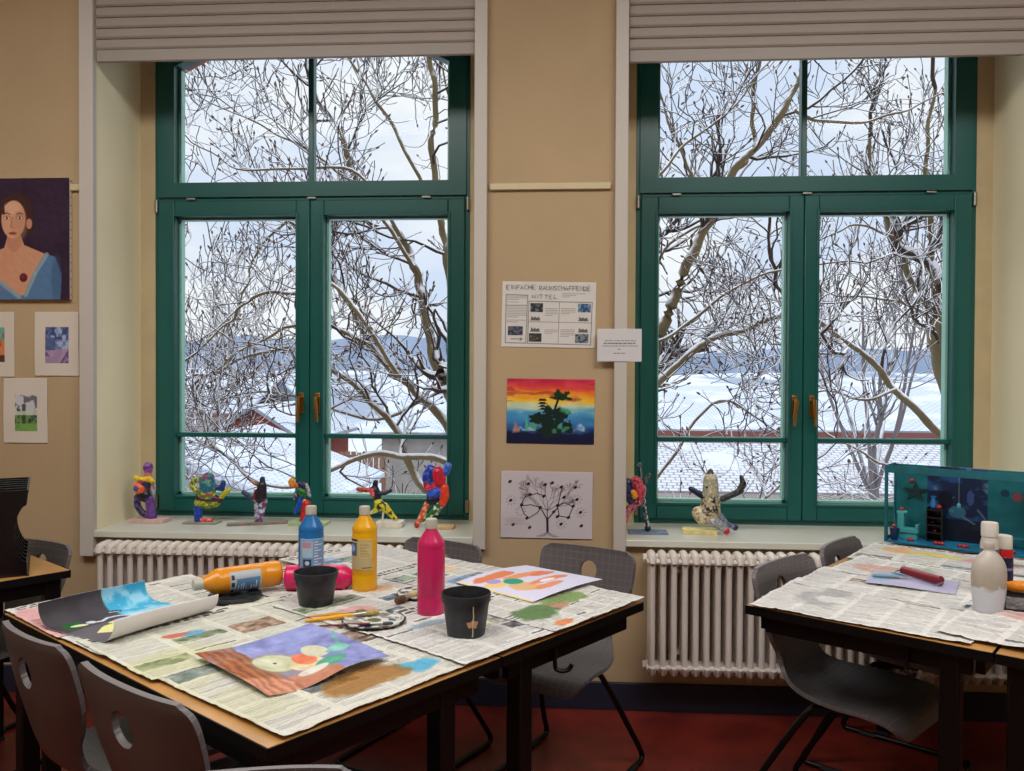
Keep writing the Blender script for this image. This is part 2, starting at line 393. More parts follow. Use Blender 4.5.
# ------------------------------------------------------------------ tables
black_m = mat('black_steel', '060607', .4, spec=.3); edge_m = mat('black_table_edge', '060607', .5, spec=.25)
beech_m = mat('beech_laminate', 'b98a50', .25, var=.12, vscale=7, spec=.6)
TH = .75
def table(org, ang, wu, wv, label, hook=None, legs=None):
    """org: near corner, local x = u, local y = v"""
    r = empty('school_table', (org[0], org[1], 0), ang, label=label, cat='table', group=None)
    MB().box(.0025, wu-.0025, .0025, wv-.0025, TH-.006, TH).build('laminate_top', beech_m, r)
    m = MB(); m.box(0, wu, 0, wv, TH-.026, TH-.006)
    for a in ((0, .0025, 0, wv), (wu-.0025, wu, 0, wv), (0, wu, 0, .0025), (0, wu, wv-.0025, wv)): m.box(*a, TH-.0065, TH-.0008)
    m.build('edge_band', edge_m, r, smooth=None)
    m = MB(); i = .022
    m.box(i+.03, wu-i-.03, i+.004, i+.026, TH-.076, TH-.026); m.box(i+.03, wu-i-.03, wv-i-.026, wv-i-.004, TH-.076, TH-.026)
    m.box(i+.004, i+.026, i+.03, wv-i-.03, TH-.076, TH-.026); m.box(wu-i-.026, wu-i-.004, i+.03, wv-i-.03, TH-.076, TH-.026)
    m.build('under_frame', black_m, r, bevel=.002)
    for (x, y) in (legs or ((i, i), (wu-i-.05, i), (i, wv-i-.05), (wu-i-.05, wv-i-.05))):
        l = MB().box(x, x+.05, y, y+.05, .012, TH-.026).build('leg', black_m, r, bevel=.006)
        MB().box(x-.002, x+.052, y-.002, y+.052, 0, .014).build('leg_cap', mat('rubber', '141414', .7), l, bevel=.003)
    m = MB().box(i+.01, i+.035, i+.05, wv-i-.05, .10, .13) if 0 else None
    if hook is not None:
        hx = hook; p = [(hx, .016, TH-.026), (hx, .016, TH-.085), (hx+.004, .010, TH-.097), (hx+.016, -.002, TH-.100), (hx+.026, -.012, TH-.094), (hx+.030, -.016, TH-.083)]
        MB().tube(smooth_path(p, 4), .006, 8).build('bag_hook', black_m, r)
    return r
TA = .9348; T1 = Vector((-.538, -2.106))
e1 = Vector((math.cos(TA), math.sin(TA))); e2 = Vector((-math.sin(TA), math.cos(TA)))
def t1(u, v, z=TH): p = T1+e1*u+e2*v; return Vector((p.x, p.y, z))
table(T1, TA, .648, 1.3, 'near table of the left pair, black edged, covered in newspaper with painting and palette', legs=((.022, .022), (.465, .022), (.022, 1.228), (.465, 1.228)))
q = T1+e1*.652; table(q, TA, .648, 1.3, 'far table of the left pair, black edged, nearer the windows under paint bottles', hook=.23, legs=((.095, .022), (.095, 1.228), (.57, .78)))
TB = math.atan2(-.4, .537); T2 = Vector((.532, -1.07)); f1 = Vector((math.cos(TB), math.sin(TB))); f2 = Vector((-f1.y, f1.x))
def t2(u, v, z=TH): p = T2+f1*u+f2*v; return Vector((p.x, p.y, z))
table(T2, TB, .648, 1.22, 'black edged table at the right, newspaper covered, corner pointing at the pillar', hook=.445, legs=((.52, .022), (.52, 1.148), (.03, 1.148)))
q = T2+f1*.652; table(q, TB, .648, 1.22, 'rightmost black edged table, pushed against the newspaper covered one and cut by the frame')
# left background table
T0 = Vector((-1.705, -.816)); A0 = math.radians(-136+4)
g1 = Vector((math.cos(A0), math.sin(A0)))
table((T0.x, T0.y), math.radians(180-36-1), .65, 1.2, 'small beech topped table with black edge at the far left by the wall')

# ------------------------------------------------------------------ chairs
def chair_mat():
    m = bpy.data.materials.new('grey_chair_shell'); m.use_nodes = True; N = m.node_tree.nodes; L = m.node_tree.links
    b = N['Principled BSDF']; b.inputs['Base Color'].default_value = (*lin('6f6a6a'), 1); b.inputs['Roughness'].default_value = .38
    uv = N.new('ShaderNodeTexCoord'); br = N.new('ShaderNodeTexBrick'); br.offset = 0; br.inputs['Scale'].default_value = 1
    br.inputs['Brick Width'].default_value = .028; br.inputs['Row Height'].default_value = .028; br.inputs['Mortar Size'].default_value = .0012
    br.inputs['Mortar Smooth'].default_value = .6
    L.new(uv.outputs['UV'], br.inputs['Vector'])
    nz = N.new('ShaderNodeTexNoise'); nz.inputs['Scale'].default_value = 400; L.new(uv.outputs['UV'], nz.inputs['Vector'])
    ma = N.new('ShaderNodeMath'); ma.operation = 'MULTIPLY_ADD'; L.new(br.outputs['Fac'], ma.inputs[0]); ma.inputs[1].default_value = 1.0
    mb = N.new('ShaderNodeMath'); mb.operation = 'MULTIPLY'; mb.inputs[1].default_value = .35; L.new(nz.outputs['Fac'], mb.inputs[0]); L.new(mb.outputs[0], ma.inputs[2])
    bp = N.new('ShaderNodeBump'); bp.inputs['Strength'].default_value = .5; bp.inputs['Distance'].default_value = .0015
    L.new(ma.outputs[0], bp.inputs['Height']); L.new(bp.outputs['Normal'], b.inputs['Normal'])
    mx = N.new('ShaderNodeMix'); mx.data_type = 'RGBA'; L.new(br.outputs['Fac'], mx.inputs['Factor'])
    mx.inputs[6].default_value = (*lin('625e5f'), 1); mx.inputs[7].default_value = (*lin('777374'), 1); L.new(mx.outputs[2], b.inputs['Base Color'])
    return m
shell_in = chair_mat(); shell_out = mat('brown_grey_chair_back', '5c5350', .42, var=.05)
def make_chair():
    """local +x = the way the sitter faces; origin on the floor under the seat"""
    r = empty('school_chair')
    # profile x, z, half width, forward wrap of the side edges
    key = [(-.245, .815, .165, .018), (-.243, .79, .196, .026), (-.236, .74, .203, .034), (-.222, .66, .196, .040), (-.205, .59, .168, .036),
           (-.190, .535, .134, .028), (-.165, .485, .134, .022), (-.115, .452, .158, .018), (-.04, .440, .190, .016), (.05, .440, .207, .012),
           (.13, .446, .205, .006), (.19, .446, .200, .0), (.222, .434, .190, -.003), (.238, .412, .172, -.003), (.243, .400, .150, -.003)]
    P = smooth_path(key, 10); n = len(P); nt = 73
    V = []; UVs = []; s = 0; S = []
    for i, p in enumerate(P):
        if i: s += math.hypot(p[0]-P[i-1][0], p[1]-P[i-1][1])
        S.append(s)
    hs, hr = .093, .036     # hand hole: distance below the top, radius
    for i, p in enumerate(P):
        a = P[max(0, i-1)]; b = P[min(n-1, i+1)]; tx, tz = b[0]-a[0], b[1]-a[1]; L_ = math.hypot(tx, tz); nx, nz = -tz/L_, tx/L_
        if nx < 0 and nz < 0: nx, nz = -nx, -nz
        nx, nz = (abs(nx), abs(nz)) if i > 3 else (abs(nx), 0)
        for j in range(nt):
            t = -1+2*j/(nt-1); ss, yy = S[i], t*p[2]
            d = math.hypot((ss-hs)*.9, yy)
            if d < .068:      # push the grid out to a clean round rim
                if d < 1e-6: d = 1e-6; yy = 1e-6
                k = (hr+max(0, d-.0235)*(.068-hr)/(.068-.0235))/d; yy2 = yy*k; ss2 = hs+(ss-hs)*k
            else: yy2, ss2 = yy, ss
            f = i+(0 if abs(ss2-ss) < 1e-9 else (ss2-ss)/max(1e-6, (S[min(n-1, i+1)]-S[max(0, i-1)])/2)); f = max(0, min(n-1.001, f)); i0 = int(f); w = f-i0
            q_ = P[i0]*(1-w)+P[i0+1]*w; tt = yy2/q_[2]; wr = q_[3]*(abs(tt)**2.4)
            V.append((q_[0]+nx*wr, yy2, q_[1]+nz*wr)); UVs.append((ss2, yy2+.5))
    Fs = []
    for i in range(n-1):
        for j in range(nt-1):
            sc, yc = (S[i]+S[i+1])/2, 0
            t = -1+2*(j+.5)/(nt-1); yc = t*(P[i][2]+P[i+1][2])/2
            if math.hypot((sc-hs)*.9, yc) < .0195: continue
            if all(math.hypot((S[a_]-hs)*.9, (-1+2*b_/(nt-1))*P[a_][2]) < .0236 for a_ in (i, i+1) for b_ in (j, j+1)): continue
            Fs.append((i*nt+j, i*nt+j+1, (i+1)*nt+j+1, (i+1)*nt+j))
    me = bpy.data.meshes.new('seat_shell'); me.from_pydata(V, [], Fs)
    uvl = me.uv_layers.new(name='UVMap')
    for l in me.loops: uvl.data[l.index].uv = UVs[l.vertex_index]
    me.materials.append(shell_out); me.materials.append(shell_in); me.shade_smooth()
    o = bpy.data.objects.new('seat_shell', me); COL.objects.link(o); o.parent = r
    so = o.modifiers.new('thickness', 'SOLIDIFY'); so.thickness = .014; so.offset = -1; so.material_offset = 1; so.material_offset_rim = 1; so.use_even_offset = True
    bv = o.modifiers.new('round', 'BEVEL'); bv.width = .006; bv.segments = 3; bv.limit_method = 'ANGLE'; bv.angle_limit = math.radians(50)
    # frame: tubes run from under the seat back down to the floor, then forward
    for sg in (-1, 1):
        p = [(.06, .085*sg, .412), (-.02, .10*sg, .405), (-.07, .13*sg, .375), (-.21, .19*sg, .13), (-.265, .205*sg, .04), (-.262, .207*sg, .016), (-.23, .207*sg, .011), (.0, .205*sg, .011), (.16, .20*sg, .011), (.20, .19*sg, .011), (.215, .16*sg, .011)]
        MB().tube(smooth_path(p, 5), .0105, 10).build('sled_leg', black_m, r)
        MB().tube([(-.20, .207*sg, .008), (-.14, .207*sg, .008)], .013, 8).build('floor_glide', mat('rubber', '141414', .7), r)
    MB().tube([(.215, -.165, .011), (.215, .165, .011)], .0105, 10).build('front_cross_tube', black_m, r)
    m = MB(); m.box(-.03, .10, -.10, .10, .408, .428); m.build('seat_mount', black_m, r, bevel=.006)
    return r
proto_chair = make_chair()
def chair(x, y, a, label, first=[True]):
    c = proto_chair if first[0] else copy_tree(proto_chair); first[0] = False
    c.location = (x, y, 0); c.rotation_euler = (0, 0, a); tag(c, label, 'chair', 'grey moulded school chairs'); return c
def chair_rim(px, py, sc, ang, label, wide=1.0, pt=None):
    """place a chair by where the middle of its top rim stands in the room"""
    p = pt or atz(px, py, .812*sc)
    c = chair(p.x+math.cos(ang)*.243*sc, p.y+math.sin(ang)*.243*sc, ang, label); c.scale = (sc, sc*wide, sc); return c
chair_rim(0, 0, 1.0, TA+.04, 'nearest brown-grey chair seen from behind, with a slim oval hole in its back', 1.13, t1(-.115, .345))
chair_rim(0, 0, 1.0, TA+.02, 'brown-grey chair seen from behind at the far left edge of the frame', .92, t1(-.12, .83))
chair(-2.10, -1.16, math.radians(50), 'chair drawn up to the small beech table, only its tubes showing at the left edge')
chair_rim(591, 547, .96, math.radians(-118), 'grey chair facing us at the right corner of the left table pair, round hole showing', 1.02)
chair_rim(447, 541, .95, math.radians(-119), 'grey chair mostly hidden behind the left table pair, behind the pink paint bottle')
chair_rim(0, 0, 1.0, TB-.10, 'chair side-on with its checked seat showing, below the near corner of the right table', 1, t2(-.065, .37))
chair_rim(0, 0, .98, TB-.02, 'chair further along the right table, its back top just showing by the radiator', 1, t2(-.06, .90))
chair_rim(244, 770, .96, math.radians(-76), 'dark chair at the bottom edge of the frame, only its top rim showing')
chair_rim(46, 541, .95, math.radians(-112), 'pale grey chair tucked behind the beech table at the far left')


# ------------------------------------------------------------------ newspapers
paper_m = attr_mat('newsprint', .7, bump=.7)
art_m = attr_mat('painted_paper', .6)
RND = random.Random(5)
def news_canvas(w, h, seed, stains=(), tint=(0, 0, 0), pics=2, landscape=True):
    rs = random.Random(seed); b = (216+tint[0], 214+tint[1], 207+tint[2]); cv = Canvas(w, h, b)
    n = cv.noise(5, seed); cv.a += (n[..., None]-.5)*20
    cols = rs.randint(4, 6) if w > h else rs.randint(3, 4); cw = 1/cols; px = 1/w; py = 1/h
    # headline
    if rs.random() < .8:
        for r_ in range(rs.randint(1, 2)):
            x = .04; y0 = .03+r_*.045
            while x < rs.uniform(.5, .95):
                l = rs.uniform(.02, .07); cv.rect(x, y0, x+l, y0+.028, (60, 60, 66), .8); x += l+.015
    for c in range(cols):
        x0 = c*cw+cw*.08; x1 = (c+1)*cw-cw*.06; y = .13
        while y < .96:
            t = rs.random()
            if t < .05*pics:
                hh = rs.uniform(.10, .22); k = rs.choice([(90, 95, 100), (120, 118, 112), (140, 110, 90), (95, 115, 130), (110, 125, 95)])
                xe = min(.97, x1+(cw if rs.random() < .4 else 0)); m = ((cv.x >= x0) & (cv.x < xe) & (cv.y >= y) & (cv.y < min(.96, y+hh)))
                cv.blend(m.astype(float), k, .8); nn = cv.noise(22, seed+c+int(y*100)); cv.a += m[..., None]*(nn[..., None]-.5)*np.array([190, 180, 170]); y += hh+.02
            elif t < .16:
                cv.rect(x0, y, x0+(x1-x0)*rs.uniform(.5, .95), y+.022, (70, 70, 76), .75); y += .04
            else:
                for _ in range(rs.randint(4, 11)):
                    if y > .96: break
                    cv.rect(x0, y, x0+(x1-x0)*(1 if rs.random() < .85 else rs.uniform(.3, .9)), y+max(.006, py*1.0), (128, 128, 132), rs.uniform(.3, .62)); y += max(.0125, py*2.0)
                y += .012
    cv.rect(.497, 0, .503, 1, (190, 188, 182), .5)
    for (cx, cy, rx, ry, col, o) in stains:
        nn = cv.noise(7, int(cx*991)+seed); d = np.sqrt(((cv.x-cx)/rx)**2+((cv.y-cy)/ry)**2)+(nn-.5)*1.1
        cv.blend((1-d)/.25, col, o)
    return cv
ZL = [0]
def newspaper(fr, u, v, w, h, ang, seed, label, stains=(), res=.0026, wav=.0048, curl=(), tint=(0, 0, 0), pics=2):
    """fr: table frame function, (u, v) centre, w along local x, h along local y"""
    ZL[0] += 1; z0 = TH+.0009+.0011*ZL[0]
    cv = news_canvas(int(w/res), int(h/res), seed, stains, tint, pics)
    c = fr(u, v); b = fr(u+1, v)-c; a0 = math.atan2(b.y, b.x)+ang
    def pos(s, t):
        x = (s-.5)*w; y = (.5-t)*h
        n = noise.noise(Vector((x*9+seed*3.1, y*9, seed)))*.5+noise.noise(Vector((x*25+seed, y*25, 3)))*.22
        e = min(s, 1-s, t, 1-t)*2; edge = max(0, 1-e*9)
        wx, wy = c.x+x*math.cos(a0)-y*math.sin(a0), c.y+x*math.sin(a0)+y*math.cos(a0)
        g1_ = noise.noise(Vector((wx*7, wy*7, 2))); g2_ = 1-abs(noise.noise(Vector((wx*15, wy*15, 5))))*2; g3_ = 1-abs(noise.noise(Vector((wx*38+3, wy*38, 9))))*2
        z = wav*.22*(n+.55)+wav*(.55+.5*g1_)+wav*.42*max(0, g2_)**3+wav*.22*max(0, g3_)**2+edge*.0030*max(0, noise.noise(Vector((x*12, y*12, seed+7)))+.15)+abs(s-.5 if w > h else t-.5)**.5*.0003
        for (cs, ct, rr, hh) in curl:
            d = math.hypot((s-cs)*w, (t-ct)*h); z += hh*max(0, 1-d/rr)**2
        rag = .0015*noise.noise(Vector((x*60, y*60, seed)))
        return (x+rag*(1 if abs(s-.5) > .49 else 0), y+rag*(1 if abs(t-.5) > .49 else 0), max(.0, z))
    o = sheet('newspaper', cv, pos, paper_m, thick=.00025); o.location = (c.x, c.y, z0); o.rotation_euler = (0, 0, a0)
    return tag(o, label, 'newspaper', 'newspaper sheets protecting the tables')
G = (206, 205, 120); 
# left pair of tables (u towards the right corner, v towards the left corner)
newspaper(t1, .315, .93, .61, .44, .02, 1, 'newspaper sheet under the curled grey and blue painting', stains=((.18, .35, .12, .18, (214, 150, 150), .6), (.06, .3, .05, .1, (216, 132, 90), .6)), curl=((0, 1, .1, .004),))
newspaper(t1, .285, 1.12, .56, .38, -.01, 2, 'newspaper sheet covering the left corner of the left table', stains=((.06, .6, .09, .5, (226, 150, 152), .65),), tint=(4, 3, 0))
newspaper(t1, .332, .303, .60, .59, .015, 3, 'newspaper sheet with sky-blue and brown paint stains at the near table corner', stains=((.72, .86, .11, .07, (88, 172, 208), .95), (.50, .80, .2, .11, (150, 96, 30), .75), (.08, .2, .25, .3, G, .2), (.1, .7, .2, .2, G, .2)), curl=((1, 1, .05, .004),), tint=(-2, -2, -6))
newspaper(t1, .316, .66, .60, .40, -.01, 4, 'yellow-tinged newspaper sheet with a small colour picture, between the two near paintings', stains=((.30, .35, .07, .06, (200, 90, 60), .8), (.38, .40, .06, .06, (90, 160, 200), .8), (.1, .8, .3, .25, G, .25)), tint=(-3, -1, -9))
newspaper(t1, .86, .93, .58, .44, .10, 5, 'newspaper sheet under the lying orange bottle by the left end of the radiator', stains=((.6, .5, .25, .2, (190, 205, 205), .5),), pics=1)
newspaper(t1, 1.08, 1.05, .42, .42, -.05, 6, 'newspaper sheet at the far corner behind the blue bottle', stains=((.5, .5, .15, .2, (170, 205, 150), .45), (.3, .3, .1, .1, (120, 160, 215), .5)), pics=2)
newspaper(t1, .82, .56, .60, .42, .02, 7, 'newspaper sheet under the black pots and the pink bottle', stains=((.2, .55, .12, .1, (226, 120, 120), .5), (.55, .2, .1, .1, (210, 130, 60), .45), (.75, .55, .1, .08, (110, 150, 210), .5)), tint=(2, 2, 2))
newspaper(t1, .80, .224, .54, .45, -.02, 8, 'newspaper sheet along the near edge under the paint palette', stains=((.3, .35, .14, .05, (110, 140, 165), .6), (.45, .6, .1, .06, (206, 196, 130), .5)), tint=(3, 3, 5))
newspaper(t1, 1.12, .60, .36, .50, .06, 9, 'newspaper sheet with pale colour smears behind the pink bottle', stains=((.4, .6, .2, .1, (140, 165, 215), .5), (.6, .3, .15, .1, (240, 200, 150), .5), (.2, .3, .15, .1, (180, 215, 170), .45)))
newspaper(t1, 1.075, .183, .44, .38, .0, 10, 'newspaper sheet with a green garden photograph at the right corner of the left tables',
          stains=((.25, .62, .22, .14, (88, 120, 70), .9), (.62, .55, .22, .12, (120, 150, 84), .85), (.45, .62, .10, .09, (176, 120, 88), .7), (.20, .9, .08, .06, (224, 120, 60), .8), (.8, .35, .08, .08, (190, 110, 80), .6)), pics=0, tint=(6, 6, 6))
# right tables
ZL[0] = 0
newspaper(t2, .298, .213, .58, .42, .04, 11, 'crumpled newspaper sheet at the near corner of the right table', wav=.0056, stains=((.25, .5, .13, .25, (150, 150, 152), .6), (.3, .5, .08, .1, (225, 225, 222), .8)), pics=1, tint=(8, 8, 10))
newspaper(t2, .31, .48, .60, .30, .02, 12, 'newspaper sheet across the right table in front of the ink roller', wav=.0052, pics=2, tint=(8, 8, 10))
newspaper(t2, .33, .73, .58, .32, -.05, 13, 'newspaper sheet with reddish pictures left of the ink roller', stains=((.25, .6, .2, .2, (190, 120, 100), .45), (.4, .4, .1, .2, (120, 140, 100), .4)), wav=.0052, tint=(8, 8, 10))
newspaper(t2, .30, 1.02, .58, .36, .03, 14, 'newspaper sheet with yellow and pink print before the teal stage box', stains=((.4, .3, .3, .12, (222, 206, 110), .8), (.75, .4, .15, .15, (222, 120, 140), .6), (.2, .3, .1, .2, (226, 150, 100), .5)), pics=2, wav=.003, tint=(8, 8, 8))
newspaper(t2, .80, .30, .56, .52, -.06, 15, 'wrinkled newspaper sheet with red and blue paint specks beside the white bottle', wav=.0084, stains=((.3, .4, .16, .1, (206, 130, 120), .5), (.55, .2, .05, .06, (90, 160, 190), .8), (.45, .75, .12, .07, (110, 115, 125), .8), (.68, .3, .12, .14, (150, 110, 70), .6)), pics=1, tint=(8, 8, 10))
newspaper(t2, .86, .74, .50, .62, .1, 16, 'newspaper sheet with dark green pictures behind the white bottle', wav=.003, stains=((.2, .3, .2, .14, (84, 110, 74), .75), (.3, .2, .1, .08, (222, 130, 60), .8), (.3, .7, .25, .1, (150, 150, 90), .6)), pics=3, tint=(6, 6, 8))
newspaper(t2, 1.02, .20, .40, .30, .1, 17, 'plain cream paper sheet at the right edge of the frame', wav=.002, pics=0, tint=(10, 8, 0))

# ------------------------------------------------------------------ paintings on the tables
def loose(name, cv, cen, w, h, ang, zf, label, cat='painting', z=TH, m=art_m, group=None):
    o = sheet(name, cv, lambda s, t: ((s-.5)*w, (.5-t)*h, zf(s, t)), m, thick=.0005); o.location = (cen[0], cen[1], z); o.rotation_euler = (0, 0, ang)
    return tag(o, label, cat, group)
# 1 curled grey/blue painting: long edges rolled up
cv = Canvas(170, 120, (70, 66, 72)); n_ = cv.noise(6, 3); cv.a += (n_[..., None]-.5)*34
cv.blend(((cv.x-.55-(n_-.5)*.05)*60), (60, 165, 205)); cv.blend(((cv.x > .56)*np.clip((n_-.48)*6, 0, 1)), (168, 214, 232), .8); cv.ell(.62, .42, .07, .12, (190, 232, 245), o=.7, soft=.9)
cv.y = cv.y/.68
cv.blend((cv.y > .62)*(cv.x < .5)*1.0, (116, 112, 122), .55)
cv.ell(.14, .45, .075, .12, (30, 92, 44), .4); cv.ell(.17, .50, .07, .035, (214, 226, 170), .7)
cv.poly([(.12, .86), (.26, .72), (.40, .74), (.36, .90), (.22, 1)], (226, 224, 148)); cv.poly([(.33, .66), (.44, .63), (.40, .80), (.34, .80)], (226, 224, 148))
cv.line([(.26, .52), (.34, .56), (.42, .50), (.52, .52), (.60, .62)], .014, (214, 216, 226)); cv.ell(.27, .50, .035, .05, (205, 208, 220)); cv.ell(.46, .66, .06, .05, (130, 150, 190))
cv.ell(.57, .36, .06, .05, (40, 38, 50)); cv.line([(.53, .34), (.60, .37)], .008, (225, 225, 230))
cv.y = cv.y*.68
pA, pB, pC_ = atz(112, 649), atz(213, 617), atz(52, 628)
d_ = Vector((pB.x-pA.x, pB.y-pA.y)); an = math.atan2(d_.y, d_.x); W1, H1 = .325, .385; nrm = Vector((-math.sin(an), math.cos(an)))
cen = Vector((pA.x, pA.y))+Vector((math.cos(an), math.sin(an)))*W1*.5+nrm*.148
def curl_xy(s, t):
    """roll both long edges up: arc length along y -> circular arcs"""
    y = (.5-t)*H1; R, flat = .055, .10; a = abs(y)
    if a < flat: return y, .0
    th = (a-flat)/R; return math.copysign(flat+R*math.sin(th), y), R*(1-math.cos(th))
def pos1(s, t):
    y, z = curl_xy(s, t); return ((s-.5)*W1, y, z*(1-.12*s)+.002*math.sin(s*5)+.002)
o = sheet('curled_painting', cv, pos1, art_m, thick=.0006); o.location = (cen.x, cen.y, TH+.0085); o.rotation_euler = (0, 0, an)
tag(o, 'curled sheet painted dark grey and sky blue, its long edges rolled up', 'painting')
# 2 brown/blue painting
cv = Canvas(150, 110, (132, 138, 192)); n_ = cv.noise(7, 9); st = cv.noise(3, 12, 6)
cv.a += (n_[..., None]-.5)*70; cv.blend(((.30-cv.x-(n_-.5)*.1)*30), (148, 84, 46)); cv.blend((cv.y-.66-(n_-.5)*.1-(cv.x*.25))*14*(cv.x < .62), (186, 124, 96))
m_ = (cv.x < .30); cv.a += (m_*(np.sin(cv.x*90+cv.y*8+n_*8)))[..., None]*np.array([24, 16, 10])
cv.ell(.36, .53, .19, .22, (150, 132, 110), o=.7, soft=.5); cv.ell(.36, .50, .15, .17, (190, 192, 158)); cv.ell(.33, .46, .09, .09, (208, 210, 184), o=.7, soft=.6); cv.ell(.36, .50, .012, .02, (70, 60, 50)); cv.ell(.52, .66, .12, .12, (214, 200, 160)); cv.ell(.55, .58, .075, .12, (222, 120, 84)); cv.ell(.68, .52, .08, .14, (206, 204, 176))
cv.ell(.64, .78, .12, .08, (84, 160, 134)); cv.line([(.72, .62), (.85, .58), (.97, .34)], .014, (104, 170, 160), .85); cv.ell(.82, .62, .08, .07, (120, 190, 170)); cv.ell(.48, .80, .12, .05, (212, 208, 198)); cv.a += (cv.noise(14, 77)[..., None]-.5)*48; cv.blend((cv.y < .3)*np.clip((cv.noise(4, 78)-.45)*5, 0, 1), (150, 160, 215), .6)
P0, P1_, P2_, P3_ = atz(202, 661), atz(258, 703), atz(384, 664), atz(318, 640)
a_ = math.atan2(P2_.y-P1_.y, P2_.x-P1_.x); cen = (P0+P1_+P2_+P3_)/4
loose('painting', cv, cen, (P2_-P1_).length*.97, (P0-P1_).length*1.02, a_, lambda s, t: .006+.010*s*s+.010*max(0, 1-s*3)*(1-t)+.008*math.sin(s*7+t*3)*t+.012*max(0, s*1.0-.45)*max(0, .55-t), 'brown and violet-blue painting of pale fruit near the front table corner', z=TH+.011)
# 3 orange swirl painting
cv = Canvas(130, 100, (214, 214, 236)); n_ = cv.noise(5, 21)
for k, (cx, cy, rx, ry, c_) in enumerate(((.35, .18, .30, .10, (222, 118, 66)), (.55, .35, .32, .10, (228, 142, 96)), (.30, .60, .12, .2, (226, 176, 120)), (.62, .62, .26, .07, (226, 132, 84)), (.75, .42, .2, .08, (224, 120, 84)), (.18, .38, .14, .12, (236, 200, 120)), (.5, .78, .2, .06, (228, 140, 100)))):
    d = np.sqrt(((cv.x-cx)/rx)**2+((cv.y-cy)/ry)**2)+(n_-.5)*1.2; cv.blend((1-d)/.2, c_, .9)
cv.ell(.34, .44, .09, .10, (30, 156, 128)); cv.ell(.22, .30, .07, .07, (168, 150, 210)); cv.ell(.60, .64, .10, .04, (236, 234, 244)); cv.blend(((.04-cv.x)*80), (236, 214, 140))
K = [atz(*p) for p in ((478, 585), (533, 608), (597, 589), (512, 574))]; a_ = math.atan2(K[2].y-K[1].y, K[2].x-K[1].x); cen = sum(K, Vector())/4
loose('painting', cv, cen, (K[2]-K[1]).length*1.1, (K[0]-K[1]).length*1.05, a_, lambda s, t: .004+.010*math.sin(s*3.1)+.008*max(0, s-.5)*t*2, 'painting of orange swirls with a green blot near the right table corner', z=TH+.016)
# lavender paper under the roller
cv = Canvas(90, 60, (178, 176, 204)); n_ = cv.noise(5, 33); cv.a += (n_[..., None]-.5)*30; cv.ell(.15, .4, .14, .3, (120, 170, 205), o=.8, soft=.5)
K = [atz(*p) for p in ((862, 585), (925, 604), (960, 585), (905, 572))]
cen = sum(K, Vector())/4
loose('ink_paper', cv, cen, .26, .19, TB+.15, lambda s, t: .003+.002*math.sin(s*5), 'lavender-grey paper lying under the red ink roller', 'paper', z=TH+.011)

# ------------------------------------------------------------------ bottles, pots, palettes, brushes
def plastic(name, c, rough=.3): return mat(name, c, rough, spec=.5)
cap_m = plastic('pale_cap', 'b9b3a4')
label_cv = {}
def bottle_label(name, R, z0, z1, a0, a1, style, parent):
    cv = Canvas(60, 70, (150, 178, 205) if style != 'yellow' else (196, 176, 110))
    rs = random.Random(len(name)+len(style))
    if style == 'yellow':
        cv.rect(.0, .0, .45, .07, (30, 30, 40)); cv.rect(0, .12, .42, .55, (70, 96, 140)); cv.ell(.2, .3, .14, .12, (150, 180, 210)); cv.rect(.5, .1, 1, .6, (206, 186, 128))
        for i in range(9): cv.rect(.54, .14+i*.05, .54+rs.uniform(.2, .4), .155+i*.05, (120, 100, 70))
        cv.rect(.05, .62, .95, .95, (190, 172, 130)); cv.rect(.6, .9, .95, .93, (60, 50, 40))
    elif style == 'orange':
        cv = Canvas(60, 70, (176, 182, 186)); cv.rect(.12, .2, .72, .95, (88, 130, 172))
        for i in range(8): cv.rect(.16, .26+i*.08, .16+rs.uniform(.2, .5), .285+i*.08, (210, 222, 232))
        for i in range(20): cv.rect(0, i*.05, .07, i*.05+.022, (60, 60, 60))
        for i in range(3): cv.rect(.2+i*.25, .05, .36+i*.25, .14, (50, 54, 60))
    else:
        cv.rect(.05, .05, .95, .95, (120, 160, 200)); cv.rect(.1, .08, .5, .6, (170, 196, 216))
        for i in range(9): cv.rect(.55, .1+i*.09, .55+rs.uniform(.1, .35), .13+i*.09, (220, 228, 236))
        cv.rect(.15, .66, .45, .9, (40, 60, 90)); cv.ell(.3, .78, .08, .07, (190, 205, 220)); cv.rect(.12, .12, .45, .3, (215, 90, 110), .5)
    def pos(u, v): a = a0+(a1-a0)*u; return ((R+.0008)*math.cos(a), (R+.0008)*math.sin(a), z1+(z0-z1)*v)
    return sheet('paper_label', cv, pos, attr_mat('printed_label', .45), parent, thick=.0004)
def paint_bottle(loc, c, cname, label, style=None, face=0, rot=None, cap=None, H=.262, R=.0385):
    r = empty('paint_bottle', loc, label=label, cat='paint bottle', group=None, rot=rot or (0, 0, face))
    m = MB(); b = .0
    prof = [(R*.86, 0), (R*.97, .003), (R, .010), (R, .048), (R*.985, .050), (R*.985, .053), (R, .055), (R, H*.68), (R*.98, H*.69), (R*.98, H*.70), (R, H*.715), (R*.99, H*.745), (R*.90, H*.775), (R*.42, H*.885), (R*.40, H*.90)]
    m.lathe(prof, 40); m.build('bottle_body', plastic('plastic_'+cname, c, .28), r, smooth=50)
    m = MB(); m.lathe([(R*.40, H*.895), (R*.44, H*.90), (R*.44, H*.985), (R*.40, H*1.0), (R*.15, H*1.0)], 28); 
    m.build('screw_cap', cap or cap_m, r, bevel=.0008)
    if style: bottle_label(cname, R, .07, .165, -PI*.95, -PI*.25, style, r)
    return r
p = atz(311, 592); paint_bottle((p.x, p.y, TH+.008), '1668a8', 'blue', 'standing blue paint bottle behind the black pot', 'blue', face=.75)
